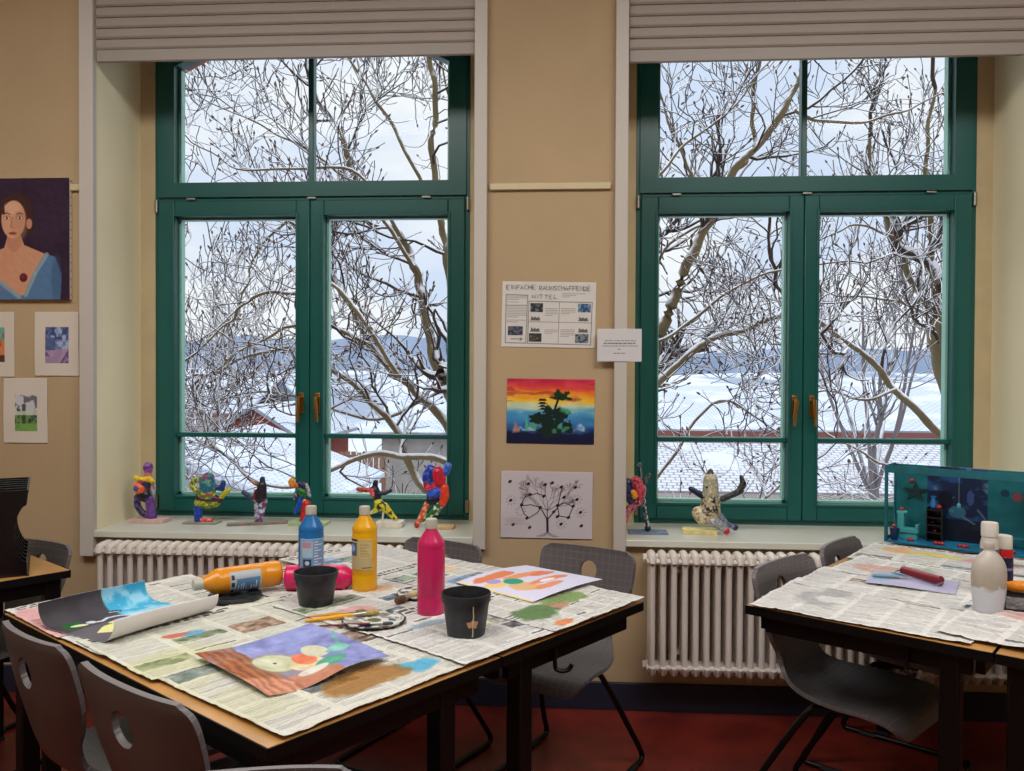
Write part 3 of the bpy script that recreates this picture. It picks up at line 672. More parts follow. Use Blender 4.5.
p = atz(364.5, 593); paint_bottle((p.x, p.y, TH+.009), 'e0a408', 'yellow', 'standing yellow paint bottle with a printed label', 'yellow', face=.1)
p = atz(431, 617); b_ = paint_bottle((p.x, p.y, TH+.009), 'c41e5c', 'pink', 'standing pink paint bottle, nearest of the upright bottles', H=.268)
# palettes first, then the lying bottles
pal_m = attr_mat('palette_paint', .35)
def palette(px, py, R, label, seed, ang=0, z=TH+.0145):
    p = atz(px, py, z); r = empty('paint_palette', (p.x, p.y, z), ang, label=label, cat='palette', group='round plastic paint palettes')
    wells = [(R*.66*math.cos(PI/3*k+.3), R*.66*math.sin(PI/3*k+.3), R*.25) for k in range(6)]+[(0, 0, R*.24)]
    nr, na = 34, 96; V = [(0, 0, .001)]; F = []; rs = random.Random(seed)
    cols = [lin(c) for c in (('2a4a44', '6d6a58', '3d3a34', '8d9288', '1f3a5a', '7a3a34', '54603c') if seed != 3 else ('181a1c',)*7)]
    C_ = [(*lin('c9c9c4'), 1)] if seed != 3 else [(*lin('26282a'), 1)]
    def hz(x, y):
        z_ = .006; c = None
        for k, (wx, wy, wr) in enumerate(wells):
            d = math.hypot(x-wx, y-wy)/wr
            if d < 1: z_ = min(z_, .006-.0055*(1-d*d)); c = k if d < .86 else c
        return z_, c
    for i in range(1, nr+1):
        for j in range(na):
            rr = R*i/nr; a = 2*PI*j/na; x, y = rr*math.cos(a), rr*math.sin(a); z_, c = hz(x, y)
            if i > nr-3: z_ = .010 if i < nr else .007
            V.append((x, y, z_)); nn = noise.noise(Vector((x*55, y*55, seed)))
            base = lin('c9c9c4') if seed != 3 else lin('26282a')
            if c is not None: base = cols[c] if nn < .25 else lin('aeb4ac' if seed != 3 else '303336')
            elif nn > .22: base = lin(rs.choice(['5c6a68', '8a4038', '6f746c'])) if seed != 3 else base
            if i > nr-3 and seed != 3: base = lin('3a2c2c') if nn > -.1 else lin('a4a29c')
            C_.append((*base, 1))
    for j in range(na): F.append((0, 1+j, 1+(j+1) % na))
    for i in range(nr-1):
        for j in range(na): F.append((1+i*na+j, 1+(i+1)*na+j, 1+(i+1)*na+(j+1) % na, 1+i*na+(j+1) % na))
    me = bpy.data.meshes.new('well_plate'); me.from_pydata(V, [], F); ca = me.color_attributes.new('Col', 'FLOAT_COLOR', 'POINT'); ca.data.foreach_set('color', [q for c in C_ for q in c])
    me.materials.append(pal_m); me.materials.append(mat('palette_underside', '17181a', .4)); me.shade_smooth(); o = bpy.data.objects.new('well_plate', me); COL.objects.link(o); o.parent = r
    so = o.modifiers.new('thickness', 'SOLIDIFY'); so.thickness = .0016; so.offset = -1; so.material_offset = 1
    MB().lathe([(R*.93, -.0025), (R*.99, -.001), (R*1.0, .006), (R*.985, .0075), (R*.95, .0055), (R*.93, -.0025)], 64).build('rim', mat('palette_rim', '202224', .35), r) if seed == 3 else None
    return r
palette(374, 622, .086, 'paint-smeared palette holding the yellow and dark red brushes', 1)
palette(420, 595, .072, 'small paint-smeared palette behind the pink bottle', 2, .6)
palette(235, 597, .078, 'black palette lying under the fallen orange bottle', 3)
# fallen bottles (axis horizontal)
def lying(pcap, pbase, c, cname, label, style, R, z, spin=0, H=.262):
    a, b = Vector(pcap), Vector(pbase); d = (a-b); d.z = 0; d.normalize(); dd = Vector((d.x, d.y, .0)); 
    zq = dd.to_track_quat('Z', 'Y').to_matrix().to_4x4() @ Matrix.Rotation(spin, 4, 'Z')
    return paint_bottle((b.x, b.y, z), c, cname, label, style, rot=zq.to_euler(), H=H, R=R)
pc, pb = atz(198, 584.5, TH+.0605), atz(279, 572.5, TH+.0605)
lying(pc, pb, 'd98a14', 'orange', 'orange-yellow paint bottle lying on its side on a black palette', 'orange', .0385, TH+.0385+.022, spin=1.6, H=.262)
pc, pb = atz(355, 577, TH+.0485), atz(286, 577.5, TH+.0485)
lying(pc, pb, 'd2205f', 'magenta', 'magenta paint bottle lying behind the black pot and the yellow bottle', None, .0385, TH+.0385+.010, H=.24)
pot_m = mat('black_pot_plastic', '16171b', .38, var=.5, vscale=25, c2='2b2d33')
def pot(px, py, R, H, label, splash):
    p = atz(px, py, TH+.01); r = empty('plant_pot', (p.x, p.y, TH+.0095), label=label, cat='pot', group=None)
    m = MB(); m.lathe([(R*.30, .002), (R*.74, 0), (R*.76, .003), (R*.80, H*.20), (R*.93, H*.78), (R*.93, H*.80), (R*.99, H*.81), (R*1.0, H*.985), (R*.99, H), (R*.955, H), (R*.94, H*.97), (R*.88, H*.75), (R*.72, .006), (R*.30, .006)], 48)
    m.build('pot_wall', pot_m, r, smooth=45)
    if splash:
        for (a, z0, z1, w, c) in ((-1.13, .01, H*.8, .0016, 'c8b89c'), (-2.6, .02, H*.5, .0012, '70727a')):
            m = MB(); pts = []
            for i in range(7): z = z0+(z1-z0)*i/6; rr = R*(.76+.17*z/(H*.78))+.0004; aa = a+.02*math.sin(i*2); pts.append((rr*math.cos(aa), rr*math.sin(aa), z))
            m.tube(pts, w, 6); m.build('paint_drip', mat('drip_'+c, c, .5), r)
        m = MB(); a = -1.15; z = H*.38; rr = R*(.76+.17*z/(H*.78))
        V = []; 
        for k in range(14):
            q = 2*PI*k/14; ra = .013*(1+.22*math.sin(k*2.3)+.15*math.sin(k*1.1)); V.append(((rr+.0015)*math.cos(a+ra*math.cos(q)/rr), (rr+.0015)*math.sin(a+ra*math.cos(q)/rr), z+ra*.8*math.sin(q)))
        m.add(V+[(rr*.985*v[0]/math.hypot(v[0], v[1]), rr*.985*v[1]/math.hypot(v[0], v[1]), v[2]) for v in V], [tuple(range(14))]+[(i, (i+1) % 14, (i+1) % 14+14, i+14) for i in range(14)])
        m.build('paint_splash', mat('splash_tan', 'b98a66', .5), r)
    return r
pot(316, 604, .064, .098, 'black plant pot in front of the blue bottle', False)
pot(466, 635, .064, .112, 'black plant pot with a tan paint splash, right of the pink bottle', True)
def brush(tip, end, r0, wood, ferr, hair, label, hl=.04, hr=1.5, sq=1):
    a, b = Vector(tip), Vector(end); d = b-a; L_ = d.length; q = d.to_track_quat('Z', 'Y').to_matrix().to_4x4()
    r = empty('paint_brush', a, label=label, cat='paint brush', group=None, rot=q.to_euler())
    fl = .032; hd = L_-hl-fl
    MB().lathe([(r0*.35, 0), (r0*.55, .004), (r0*.8, hd*.25), (r0*1.15, hd*.7), (r0*1.0, hd*.95), (r0*.85, hd)], 16).build('handle', mat('wood_'+wood, wood, .35), r)
    MB().lathe([(r0*.88, hd-.002), (r0*.92, hd+.004), (r0*1.02, hd+fl*.5), (r0*1.15, hd+fl)], 16).build('ferrule', mat('ferrule_'+ferr, ferr, .3, metal=.8), r)
    MB().lathe([(r0*1.1, hd+fl-.002), (r0*hr, hd+fl+hl*.4), (r0*hr*.95, hd+fl+hl*.8), (r0*hr*.55, hd+fl+hl), (r0*.1, hd+fl+hl*1.02)], 18).build('bristles', mat('hair_'+hair, hair, .9, var=.3, vscale=200), r)
    return r
p1, p2 = atz(305, 621, TH+.014), atz(379, 612, TH+.030); brush(p1, p2, .0062, 'e0a018', 'a8a49a', 'a8985e', 'thick yellow-handled brush lying on the palette', .034, 1.5)
p1, p2 = atz(307, 617, TH+.013), atz(366, 611, TH+.026); brush(p1, p2, .0045, 'c88c1c', '8a8a84', '7a6a3c', 'slimmer yellow-handled brush lying beside the thick yellow brush', .028, 1.3)
p1, p2 = atz(318, 626, TH+.013), atz(393, 623, TH+.026); brush(p1, p2, .0038, '6a1c22', 'b4b2ac', '4a5250', 'thin dark red brush lying across the front of the palette', .026, 1.2)
p1, p2 = atz(434, 587, TH+.022), atz(396, 601, TH+.026); brush(p1, p2, .009, 'c8a878', 'c0a890', '6e4a36', 'broad wooden brush lying on the small palette by the pink bottle', .036, 1.3)

# ------------------------------------------------------------------ pictures on the walls
def wall_pic(name, cv, x0, x1, z0, z1, label, cat, m=art_m, depth=.002, tilt=0, group=None, warp=.0, y=None):
    cx, cz = (x0+x1)/2, (z0+z1)/2; w, h = x1-x0, z1-z0; ct, st = math.cos(tilt), math.sin(tilt)
    def pos(s, t):
        x = (s-.5)*w; z = (.5-t)*h; yy = -warp*(noise.noise(Vector((s*2.2, t*2.2, x0)))+.5)
        return (x*ct-z*st, yy, x*st+z*ct)
    o = sheet(name, cv, pos, m, thick=.0004); o.location = (cx, y if y is not None else -depth, cz)
    return tag(o, label, cat, group)
# portrait on stretched canvas
PXL, PXR, PZB, PZT = -2.668, -2.200, 1.755, 2.294
cv = Canvas(200, 232, (52, 34, 56))
n_ = cv.noise(4, 2); cv.a += (n_[..., None]-.5)*22
U = lambda px: ((px-70.5)/215.6-2.208-PXL)/(PXR-PXL); V_ = lambda py: (PZT-(2.294-(py-179)/224.5))/(PZT-PZB)
def P(zx, zy): return (U(zx/2.754), V_(170+zy/2.754))
sx = 1/2.754/215.6/(PXR-PXL); sy = 1/2.754/224.5/(PZT-PZB)
cx0 = 18
# dress
cv.poly([P(-90, 270), P(-40, 240), P(0, 240), P(130, 232), P(158, 240), P(176, 290), P(172, 362), P(-110, 362)], (86, 122, 160))
cv.ell(*P(162, 300), 14*sx, 60*sy, (62, 90, 124), o=.6, soft=.5)
cv.poly([P(-60, 250), P(20, 215), P(30, 180), P(64, 180), P(74, 208), P(130, 232), P(100, 280), P(72, 345), P(62, 345), P(0, 300), P(-50, 280)], (206, 150, 118))
cv.blend(np.clip((n_-.4)*4, 0, 1)*((cv.y > P(0, 230)[1]) & (cv.y < P(0, 335)[1]) & (abs(cv.x-P(60, 0)[0]) < 60*sx)), (190, 132, 104), .35)
cv.line([P(136, 234), P(104, 285), P(78, 345)], 5.5*sx, (150, 168, 172), .8); cv.line([P(-50, 280), P(10, 310), P(60, 350)], 5.5*sx, (150, 168, 172), .8)
cv.ell(*P(46, 200), 20*sx, 26*sy, (190, 132, 102), o=.9, soft=.3)
# hair, face
cv.ell(*P(54, 118), 46*sx, 52*sy, (62, 36, 34)); cv.ell(*P(86, 150), 17*sx, 30*sy, (62, 36, 34))
cv.ell(*P(45, 138), 33*sx, 52*sy, (214, 160, 128), rot=.05, soft=.06); cv.ell(*P(88, 150), 8*sx, 14*sy, (196, 138, 110))
cv.ell(*P(62, 150), 20*sx, 44*sy, (190, 134, 106), o=.55, soft=.6); cv.ell(*P(40, 108), 24*sx, 16*sy, (224, 176, 144), o=.7, soft=.6)
for ex in (27, 62):
    cv.ell(*P(ex, 133), 10*sx, 6*sy, (150, 96, 80), o=.6, soft=.4); cv.ell(*P(ex, 134), 7*sx, 3.2*sy, (236, 222, 208)); cv.ell(*P(ex, 134), 3.2*sx, 3.2*sy, (60, 40, 36))
    cv.line([P(ex-9, 124), P(ex, 120), P(ex+9, 124)], 1.5*sx, (96, 60, 50), .8)
cv.line([P(42, 134), P(38, 158), P(44, 162)], 1.8*sx, (170, 112, 88), .8); cv.ell(*P(43, 176), 11*sx, 4.5*sy, (176, 84, 76)); cv.line([P(33, 175), P(53, 176)], 1*sx, (120, 50, 50))
cv.line([P(18, 120), P(14, 90), P(40, 74), P(70, 84), P(84, 110)], 4*sx, (70, 42, 38))
cv.ell(*P(72, 297), 11*sx, 12*sy, (92, 34, 44)); cv.ell(*P(70, 294), 5*sx, 5*sy, (120, 50, 60))
r = empty('portrait_painting', ((PXL+PXR)/2, -.0175, (PZT+PZB)/2), label='oil portrait of a woman in a blue dress on a dark background, stretched canvas', cat='painting')
w_, h_ = PXR-PXL, PZT-PZB
o = sheet('painted_face', cv, lambda s, t: ((s-.5)*w_, -.0028, (.5-t)*h_), attr_mat('oil_paint', .45, bump=.1), r, thick=.0012)
MB().box(-w_/2+.001, w_/2-.001, -.0015, .0165, -h_/2+.001, h_/2-.001).build('stretcher', mat('canvas_edge', 'd8cfc0', .8), r, bevel=.002)
for i in range(15): MB().box(w_/2-.0008, w_/2+.0006, .004, .011, -h_/2+.02+i*.036, -h_/2+.023+i*.036).build('staple', mat('staple', '5a5652', .4, metal=.8), r, smooth=None)

def small_print(x0, z0, x1, z1, ix0, iz0, ix1, iz1, kind, label, tilt=0):
    cv = Canvas(100, 130, (214, 204, 190)); f = lambda x: (x-x0)/(x1-x0); g = lambda z: (z1-z)/(z1-z0)
    a, b, c, d = f(ix0), g(iz1), f(ix1), g(iz0); n_ = cv.noise(11, kind); m = ((cv.x > a) & (cv.x < c) & (cv.y > b) & (cv.y < d)).astype(float); t = (cv.y-b)/(d-b); s = (cv.x-a)/(c-a)
    if kind == 1:
        cv.blend(m, (104, 120, 168)); cv.blend(m*np.clip((n_-.45)*9, 0, 1), (160, 176, 206)); cv.blend(m*(t > .62), (176, 138, 168), .8); cv.blend(m*(t < .35)*np.clip((.5-n_)*9, 0, 1), (60, 74, 120)); cv.blend(m*(s < .45)*(t > .3)*(t < .65), (66, 84, 128), .8)
        cv.blend(m*(abs(s-.5)+abs(t-.5) > .62)*(n_ > .5), (70, 60, 110), .7)
    elif kind == 2:
        cv.blend(m, (196, 200, 206)); cv.blend(m*(t > .45), (110, 144, 84)); cv.blend(m*np.clip((n_-.52)*12, 0, 1), (52, 74, 60)); cv.blend(m*(t < .35)*np.clip((n_-.5)*9, 0, 1), (110, 106, 116)); cv.blend(m*(t > .8), (120, 170, 80), .8); cv.blend(m*(abs(s-.4) < .08)*(t > .25)*(t < .8), (60, 56, 56), .8)
        cv.blend(m*(t > .45)*(t < .55), (232, 232, 228), .7)
    else:
        cv.blend(m, (214, 130, 80)); cv.blend(m*(t < .4), (110, 170, 150)); cv.blend(m*np.clip((n_-.55)*9, 0, 1), (180, 60, 40)); cv.blend(m*(t > .8), (90, 60, 50))
    return wall_pic('mounted_print', cv, x0, x1, z0, z1, label, 'print', tilt=tilt, group=None, warp=.003)
small_print(-2.374, 1.417, -2.170, 1.702, -2.323, 1.475, -2.217, 1.635, 1, 'small blue and violet street print on a white mount beside the window casing')
small_print(-2.520, 1.116, -2.315, 1.406, -2.464, 1.170, -2.364, 1.330, 2, 'small green landscape print on a white mount, lowest of the three')
small_print(-2.672, 1.411, -2.468, 1.702, -2.620, 1.478, -2.515, 1.632, 3, 'small orange and green print on a white mount, cut by the left frame edge')

# poster about simple means of creating space
r = empty('poster', (-.080, -.0015, 1.689), label='white poster lettered EINFACHE RAUMSCHAFFENDE MITTEL with small photographs and sketches', cat='poster')
r.rotation_euler = (0, math.radians(.9), 0)
cv = Canvas(200, 138, (212, 208, 202)); n_ = cv.noise(5, 5); cv.a += (n_[..., None]-.5)*8
def zp(x, y): return ((x-78)/602, (y-82)/412)
def zr(x0, y0, x1, y1, c, o=1): a, b = zp(x0, y0), zp(x1, y1); cv.rect(a[0], a[1], b[0], b[1], c, o)
def zl(pts, w=.003, c=(60, 58, 58), o=.8): cv.line([zp(*p) for p in pts], w, c, o)
zl([(105, 165), (243, 168), (237, 468), (105, 466), (105, 165)], .0032); zl([(105, 232), (240, 232)], .003)
zl([(252, 205), (655, 208), (650, 472), (248, 468), (252, 205)], .0032); zl([(447, 207), (443, 470)], .0022); zl([(250, 333), (652, 335)], .0022)
for (x0, y0, x1, y1, k) in ((262, 217, 343, 273, 1), (565, 217, 647, 270, 2), (255, 405, 337, 458, 3), (552, 405, 635, 460, 4), (120, 363, 217, 420, 5)):
    zr(x0, y0, x1, y1, ((46, 48, 56), (52, 78, 118), (52, 54, 52), (120, 132, 144), (92, 96, 112))[k-1])
    a, b = zp(x0, y0), zp(x1, y1); mm = ((cv.x > a[0]) & (cv.x < b[0]) & (cv.y > a[1]) & (cv.y < b[1])).astype(float); nn = cv.noise(40, k+30); cv.blend(mm*np.clip((nn-.5)*8, 0, 1), ((120, 126, 132), (150, 176, 200), (110, 112, 104), (40, 42, 48), (30, 30, 36))[k-1], .8)
for (x0, y0) in ((264, 290), (570, 290), (264, 360), (570, 360)):
    zl([(x0, y0+32), (x0+60, y0+32)], .004, (40, 40, 44)); 
    for j in range(5): zl([(x0+6+j*11, y0+32), (x0+6+j*11, y0+12+((j*7) % 12)), (x0+12+j*11, y0+20), (x0+14+j*11, y0+32)], .004, (48, 48, 52))
for (x0, y0, x1, n) in ((112, 175, 235, 3), (112, 212, 235, 1), (112, 242, 235, 7), (358, 250, 436, 5), (458, 248, 548, 4), (356, 383, 436, 3), (458, 380, 545, 5), (465, 155, 610, 2), (465, 176, 540, 1), (112, 325, 230, 2)):
    for j in range(n): zl([(x0, y0+j*10.5), (x0+(x1-x0)*(1 if j < n-1 else .6), y0+j*10.5)], .0028, (90, 86, 86), .6)
zl([(140, 442), (212, 442), (200, 434)], .0035, (50, 50, 50)); zl([(212, 442), (200, 452)], .0035, (50, 50, 50))
wp, hp = .402, .281
sheet('poster_sheet', cv, lambda s, t: ((s-.5)*wp, -.002*math.sin(s*3)*(1-t*.5), (.5-t)*hp), attr_mat('poster_paper', .7), r, thick=.0004)
ink = mat('marker_ink', '1a1a1e', .6)
STROKES = {  # hand drawn capitals on a 4 x 6 grid
 'E': [[(4, 6), (0, 6), (0, 0), (4, 0)], [(0, 3), (3, 3)]], 'I': [[(1, 6), (1, 0)]], 'N': [[(0, 0), (0, 6), (4, 0), (4, 6)]], 'F': [[(4, 6), (0, 6), (0, 0)], [(0, 3), (3, 3)]],
 'A': [[(0, 0), (2, 6), (4, 0)], [(.8, 2.2), (3.2, 2.2)]], 'C': [[(4, 5.3), (2.4, 6), (.4, 4.6), (.2, 1.6), (2, 0), (4, .7)]], 'H': [[(0, 6), (0, 0)], [(4, 6), (4, 0)], [(0, 3), (4, 3)]],
 'R': [[(0, 0), (0, 6), (3, 5.8), (3.6, 4.4), (2.8, 3.2), (0, 3), (4, 0)]], 'U': [[(0, 6), (.2, .8), (2, 0), (3.8, .8), (4, 6)]], 'M': [[(0, 0), (.3, 6), (2, 2), (3.8, 6), (4, 0)]],
 'S': [[(3.8, 5.2), (2, 6), (.3, 4.9), (1, 3.4), (3.2, 2.6), (3.8, 1.2), (2, 0), (0, .9)]], 'D': [[(0, 0), (0, 6), (2.6, 5.6), (4, 3.4), (3, .8), (0, 0)]], 'T': [[(0, 6), (4, 6)], [(2, 6), (2, 0)]], 'L': [[(0, 6), (0, 0), (3.8, 0)]]}
def strokes(text, x0, z0, w, h, adv, parent, lw=.0008):
    rs = random.Random(3); m = MB(); x = x0
    for ch in text:
        if ch == ' ': x += adv*.75; continue
        sc = w/4; dz = rs.uniform(-.0012, .0012); sk = rs.uniform(-.05, .12)
        for st in STROKES[ch]:
            pts = [(x+px*sc+sk*pz*sc, -.0036, z0+dz+pz*h/6) for px, pz in st]
            m.tube(pts, lw, 5)
        x += adv*(.55 if ch == 'I' else 1)
    return m.build('lettering', ink, parent, smooth=None)
def zq(x, y): return ((x-78)/602-.5)*wp, (.5-(y-82)/412)*hp
a, b = zq(105, 131); strokes('EINFACHE', a, b, .0128, .0185, .0170, r)
a, b = zq(316, 134); strokes('RAUMSCHAFFENDE', a, b, .0118, .0185, .01585, r)
a, b = zq(272, 187); strokes('MITTEL', a, b, .0125, .0165, .0205, r)
# small printed note hung across the casing edge
cv = Canvas(110, 82, (208, 206, 208)); cv.a += (cv.noise(4, 8)[..., None]-.5)*6
rs = random.Random(2)
for (x0, y0, x1) in ((.17, .36, .86), (.15, .44, .86), (.12, .52, .92), (.46, .62, .54), (.36, .74, .64)):
    x = x0
    while x < x1: l_ = rs.uniform(.03, .08); cv.rect(x, y0-.012, min(x1, x+l_), y0+.018, (70, 70, 80), .75); x += l_+.014
o = wall_pic('notice_sheet', cv, .1275, .3140, 1.489, 1.627, 'small white printed notice taped over the edge of the right window casing', 'notice', y=-.0345)
# sunset painting
cv = Canvas(190, 140); n_ = cv.noise(6, 41, .8); n2 = cv.noise(3, 44, 4)
cv.grad([(0, (196, 44, 84)), (.12, (226, 76, 72)), (.22, (240, 140, 44)), (.34, (244, 196, 60)), (.42, (196, 210, 180)), (.52, (84, 164, 206)), (.70, (60, 124, 180)), (.85, (28, 50, 104)), (1, (12, 18, 50))], cv.y+(n2-.5)*.16)
cv.a += (n_[..., None]-.5)*46; cv.blend(np.clip((n_-.55)*10, 0, 1)*(cv.y > .5)*(cv.y < .8), (206, 224, 234), .7); cv.blend(np.clip((n2-.6)*10, 0, 1)*(cv.y < .36), (150, 40, 70), .6)
cv.blend(((cv.y-.80-(n_-.5)*.12)*30), (16, 22, 56), .85)
for (cx, cy, rx, ry) in ((.45, .62, .17, .12), (.54, .52, .14, .10), (.50, .76, .13, .14), (.36, .56, .06, .06), (.70, .72, .07, .10), (.63, .56, .08, .10)):
    d = np.sqrt(((cv.x-cx)/rx)**2+((cv.y-cy)/ry)**2)+(cv.noise(14, 61)-.5)*1.6; cv.blend((1-d)/.15, (18, 40, 34))
cv.blend(np.clip((n_-.56)*14, 0, 1)*(np.hypot((cv.x-.5)/.28, (cv.y-.62)/.22) < 1), (60, 150, 110), .8)
for (cx, cy, rx, ry) in ((.60, .25, .11, .055), (.68, .30, .07, .03), (.54, .29, .06, .03)):
    d = np.sqrt(((cv.x-cx)/rx)**2+((cv.y-cy)/ry)**2)+(cv.noise(18, 62)-.5)*2.2; cv.blend((1-d)/.15, (20, 52, 30))
cv.line([(.60, .28), (.575, .36), (.55, .46)], .012, (40, 26, 24))
for k in range(4): cv.rect(.37-.0+k*.006, .31+k*.045, .45-k*.006, .335+k*.045, (26, 30, 36)); cv.poly([(.345, .345+k*.045), (.41, .315+k*.045), (.475, .345+k*.045)], (22, 26, 32))
cv.poly([(.07, .84), (.10, .66), (.16, .82)], (206, 130, 110), .7); cv.line([(.22, .80), (.23, .62), (.25, .80)], .008, (80, 180, 150))
wall_pic('landscape_painting', cv, -.2575, .118, 1.136, 1.414, 'bright sunset painting of a floating island with a pagoda and a tree', 'painting', tilt=-.008, m=attr_mat('acrylic', .4), warp=.002)
# ink tree drawing
cv = Canvas(240, 175, (200, 192, 198)); rs = random.Random(11); cv.a += (cv.noise(4, 9)[..., None]-.5)*8
def grow(x, y, a, l, w, dpt):
    x2, y2 = x+math.cos(a)*l, y-math.sin(a)*l*1.38; cv.line([(x, y), ((x+x2)/2+rs.uniform(-.01, .01), (y+y2)/2), (x2, y2)], w, (92, 74, 80) if dpt > 1 else (40, 34, 38), .9 if dpt < 4 else .65)
    if dpt < 6 and y2 > .05:
        for k in range(2 if dpt else 5): grow(x2, y2, a+rs.uniform(-.55, .55) if dpt else (math.radians(30)+k*math.radians(30)), l*rs.uniform(.72, .92), max(.0014, w*.62), dpt+1)
cv.line([(.515, .90), (.51, .70)], .012, (30, 24, 28)); cv.line([(.51, .72), (.44, .55)], .006, (30, 24, 28)); cv.line([(.51, .72), (.62, .54)], .006, (30, 24, 28))
grow(.51, .72, PI/2, .10, .0045, 0); grow(.44, .56, 2.4, .09, .003, 1); grow(.62, .54, .8, .09, .003, 1)
K2 = (26, 22, 26)
for pts in ([(.30, .34), (.25, .42), (.22, .52), (.26, .64), (.31, .70), (.40, .62), (.44, .54), (.33, .50), (.23, .52)], [(.31, .36), (.40, .33), (.48, .37)], [(.67, .23), (.64, .40), (.62, .52), (.64, .66), (.74, .68), (.79, .52), (.70, .46), (.62, .52)]): cv.line(pts, .0045, K2)
for (x, y) in ((.10, .16), (.30, .19), (.48, .20), (.56, .17), (.66, .23), (.81, .23), (.47, .37), (.32, .35), (.23, .50), (.29, .70), (.43, .54), (.62, .50), (.79, .51), (.62, .67), (.74, .68), (.69, .38), (.11, .44), (.83, .41), (.87, .60), (.14, .80), (.32, .84), (.66, .78), (.88, .80), (.58, .60)): cv.ell(x, y, .017, .026, K2, rot=.5)
for (x, y) in ((.11, .44), (.87, .60), (.83, .41), (.66, .78), (.22, .6)):
    for k in range(9): a = k*.7; cv.line([(x+.035*math.cos(a), y+.05*math.sin(a)), (x+.055*math.cos(a), y+.075*math.sin(a))], .0022, (70, 60, 66), .8)
for k in range(14): a = -.3-k*.2; cv.line([(.515, .90), (.515+.07*math.cos(a), .93+.03*abs(math.sin(a*2))), (.515+.13*math.cos(a), .97)], .0016, (110, 92, 100), .7)
cv.line([(.03, .80), (.32, .79)], .0018, (120, 104, 110), .7); cv.ell(.16, .74, .10, .05, (176, 160, 168), o=.5, soft=.8)
wall_pic('ink_drawing', cv, -.2815, .112, .7285, 1.016, 'ink drawing of a bare branching tree with black dots on white paper', 'drawing', warp=.004, tilt=-.006)

# ------------------------------------------------------------------ sculptures on the window sills
def hx(c): return lin(c)
def figure(name, org, sc, zoom, caps, label, base=None, voxel=.0032, noise_c=.35, y0=.20, kind_label='sculpture', yaw=0):
    """caps: (points in sketch units, radius, colour(s), depth offset); org = sketch origin of the foot centre"""
    k = sc/zoom; ox, oy = org
    pz = aty(*base['px'], y0); z0 = ZS+base.get('h', .02)
    r = empty('papier_mache_figure', (pz.x, y0, ZS), yaw, label=label, cat='sculpture', group=None)
    m = MB(); segs = []
    for c in caps:
        pts, rad, colr = c[:3]; dy = c[3] if len(c) > 3 else 0
        P3 = [Vector(((x-ox)*k, dy*k+(p[2]*k if len(p) > 2 else 0), (oy-y)*k+base.get('h', .02))) for p in pts for x, y in [p[:2]]]
        R_ = [rad*k]*len(P3) if not isinstance(rad, (list, tuple)) else [q*k for q in rad]
        for i, p in enumerate(P3):
            m.ball(p, R_[i], 7)
            if i: m.tube([P3[i-1], p], [R_[i-1], R_[i]], 12)
            segs.append((P3[max(0, i-1)], p, R_[max(0, i-1)], R_[i], colr if isinstance(colr, (list, tuple)) else [colr]))
    tmp = m.build('tmp', None, smooth=None, fix=False); rm = tmp.modifiers.new('r', 'REMESH'); rm.mode = 'VOXEL'; rm.voxel_size = voxel
    sm = tmp.modifiers.new('s', 'SMOOTH'); sm.iterations = 3; sm.factor = .5
    dg = bpy.context.evaluated_depsgraph_get(); me = bpy.data.meshes.new_from_object(tmp.evaluated_get(dg)); bpy.data.objects.remove(tmp)
    me.name = 'figure_body'; me.materials.clear(); me.materials.append(attr_mat('sculpture_paint', .38, spec=.5)); me.shade_smooth()
    cols = []; seed = org[0]*.1+ox
    for v in me.vertices:
        p = v.co; best = 1e9; cc = None
        for a, b, ra, rb, cl in segs:
            ab = b-a; t = 0 if ab.length_squared < 1e-12 else max(0, min(1, (p-a).dot(ab)/ab.length_squared)); d = (p-(a+ab*t)).length-(ra+(rb-ra)*t)
            if d < best-.0003: best = d; cc = cl
        if len(cc) == 1: c = hx(cc[0])
        else:
            q = noise.noise(p*70+Vector((seed, 0, 0)))*.5+.5+noise.noise(p*170)*.12; c = hx(cc[int(max(0, min(.999, (q-.2)/.6))*len(cc))])
        s_ = 1+noise.noise(p*120)*.25; cols += [min(1, c[0]*s_), min(1, c[1]*s_), min(1, c[2]*s_), 1]
    ca = me.color_attributes.new('Col', 'FLOAT_COLOR', 'POINT'); ca.data.foreach_set('color', cols)
    o = bpy.data.objects.new('figure_body', me); COL.objects.link(o); o.parent = r
    bx = base['box']; h = base.get('h', .02)
    q = MB().box((bx[0]-ox)*k, (bx[1]-ox)*k, -bx[2], bx[3], 0, h)
    bo = q.build('wooden_base', mat('base_'+base['c'], base['c'], .6, var=.15, vscale=30), r, bevel=.0015)
    if 'rz' in base: bo.rotation_euler = (0, 0, base['rz'])
    return r
S = .0046
figure('f1', (255, 668), S, 10.28, [([(265, 130), (268, 165)], [52, 46], ['7a4a9a', 'a060a8', '5a3a80']), ([(268, 200), (262, 250)], 42, ['c87088', 'e08a50']),
  ([(150, 240), (210, 262), (300, 250), (325, 275)], 27, ['e8c020', 'f0d030'], -30), ([(225, 300), (215, 350)], [70, 72], ['283050', '903a50']), ([(190, 345), (200, 352)], 66, ['f07030', 'e86028'], -28), ([(185, 348)], 30, ['3a4a90'], -82),
  ([(320, 290), (330, 340), (325, 400)], 22, ['90b8d0', 'd06050']), ([(220, 415), (240, 430)], 72, ['14141e', '1c1830']), ([(150, 450), (150, 540), (200, 610), (270, 640)], [36, 34, 34, 34], ['20182e', '5a4a8a']),
  ([(280, 460), (295, 560), (310, 640)], [48, 46, 50], ['5c3a84', '704898'])], 'purple-headed figure with an orange flower belly, leftmost on the left sill', dict(px=(147, 520), box=(90, 470, .035, .05), h=.019, c='c9a9a4'))
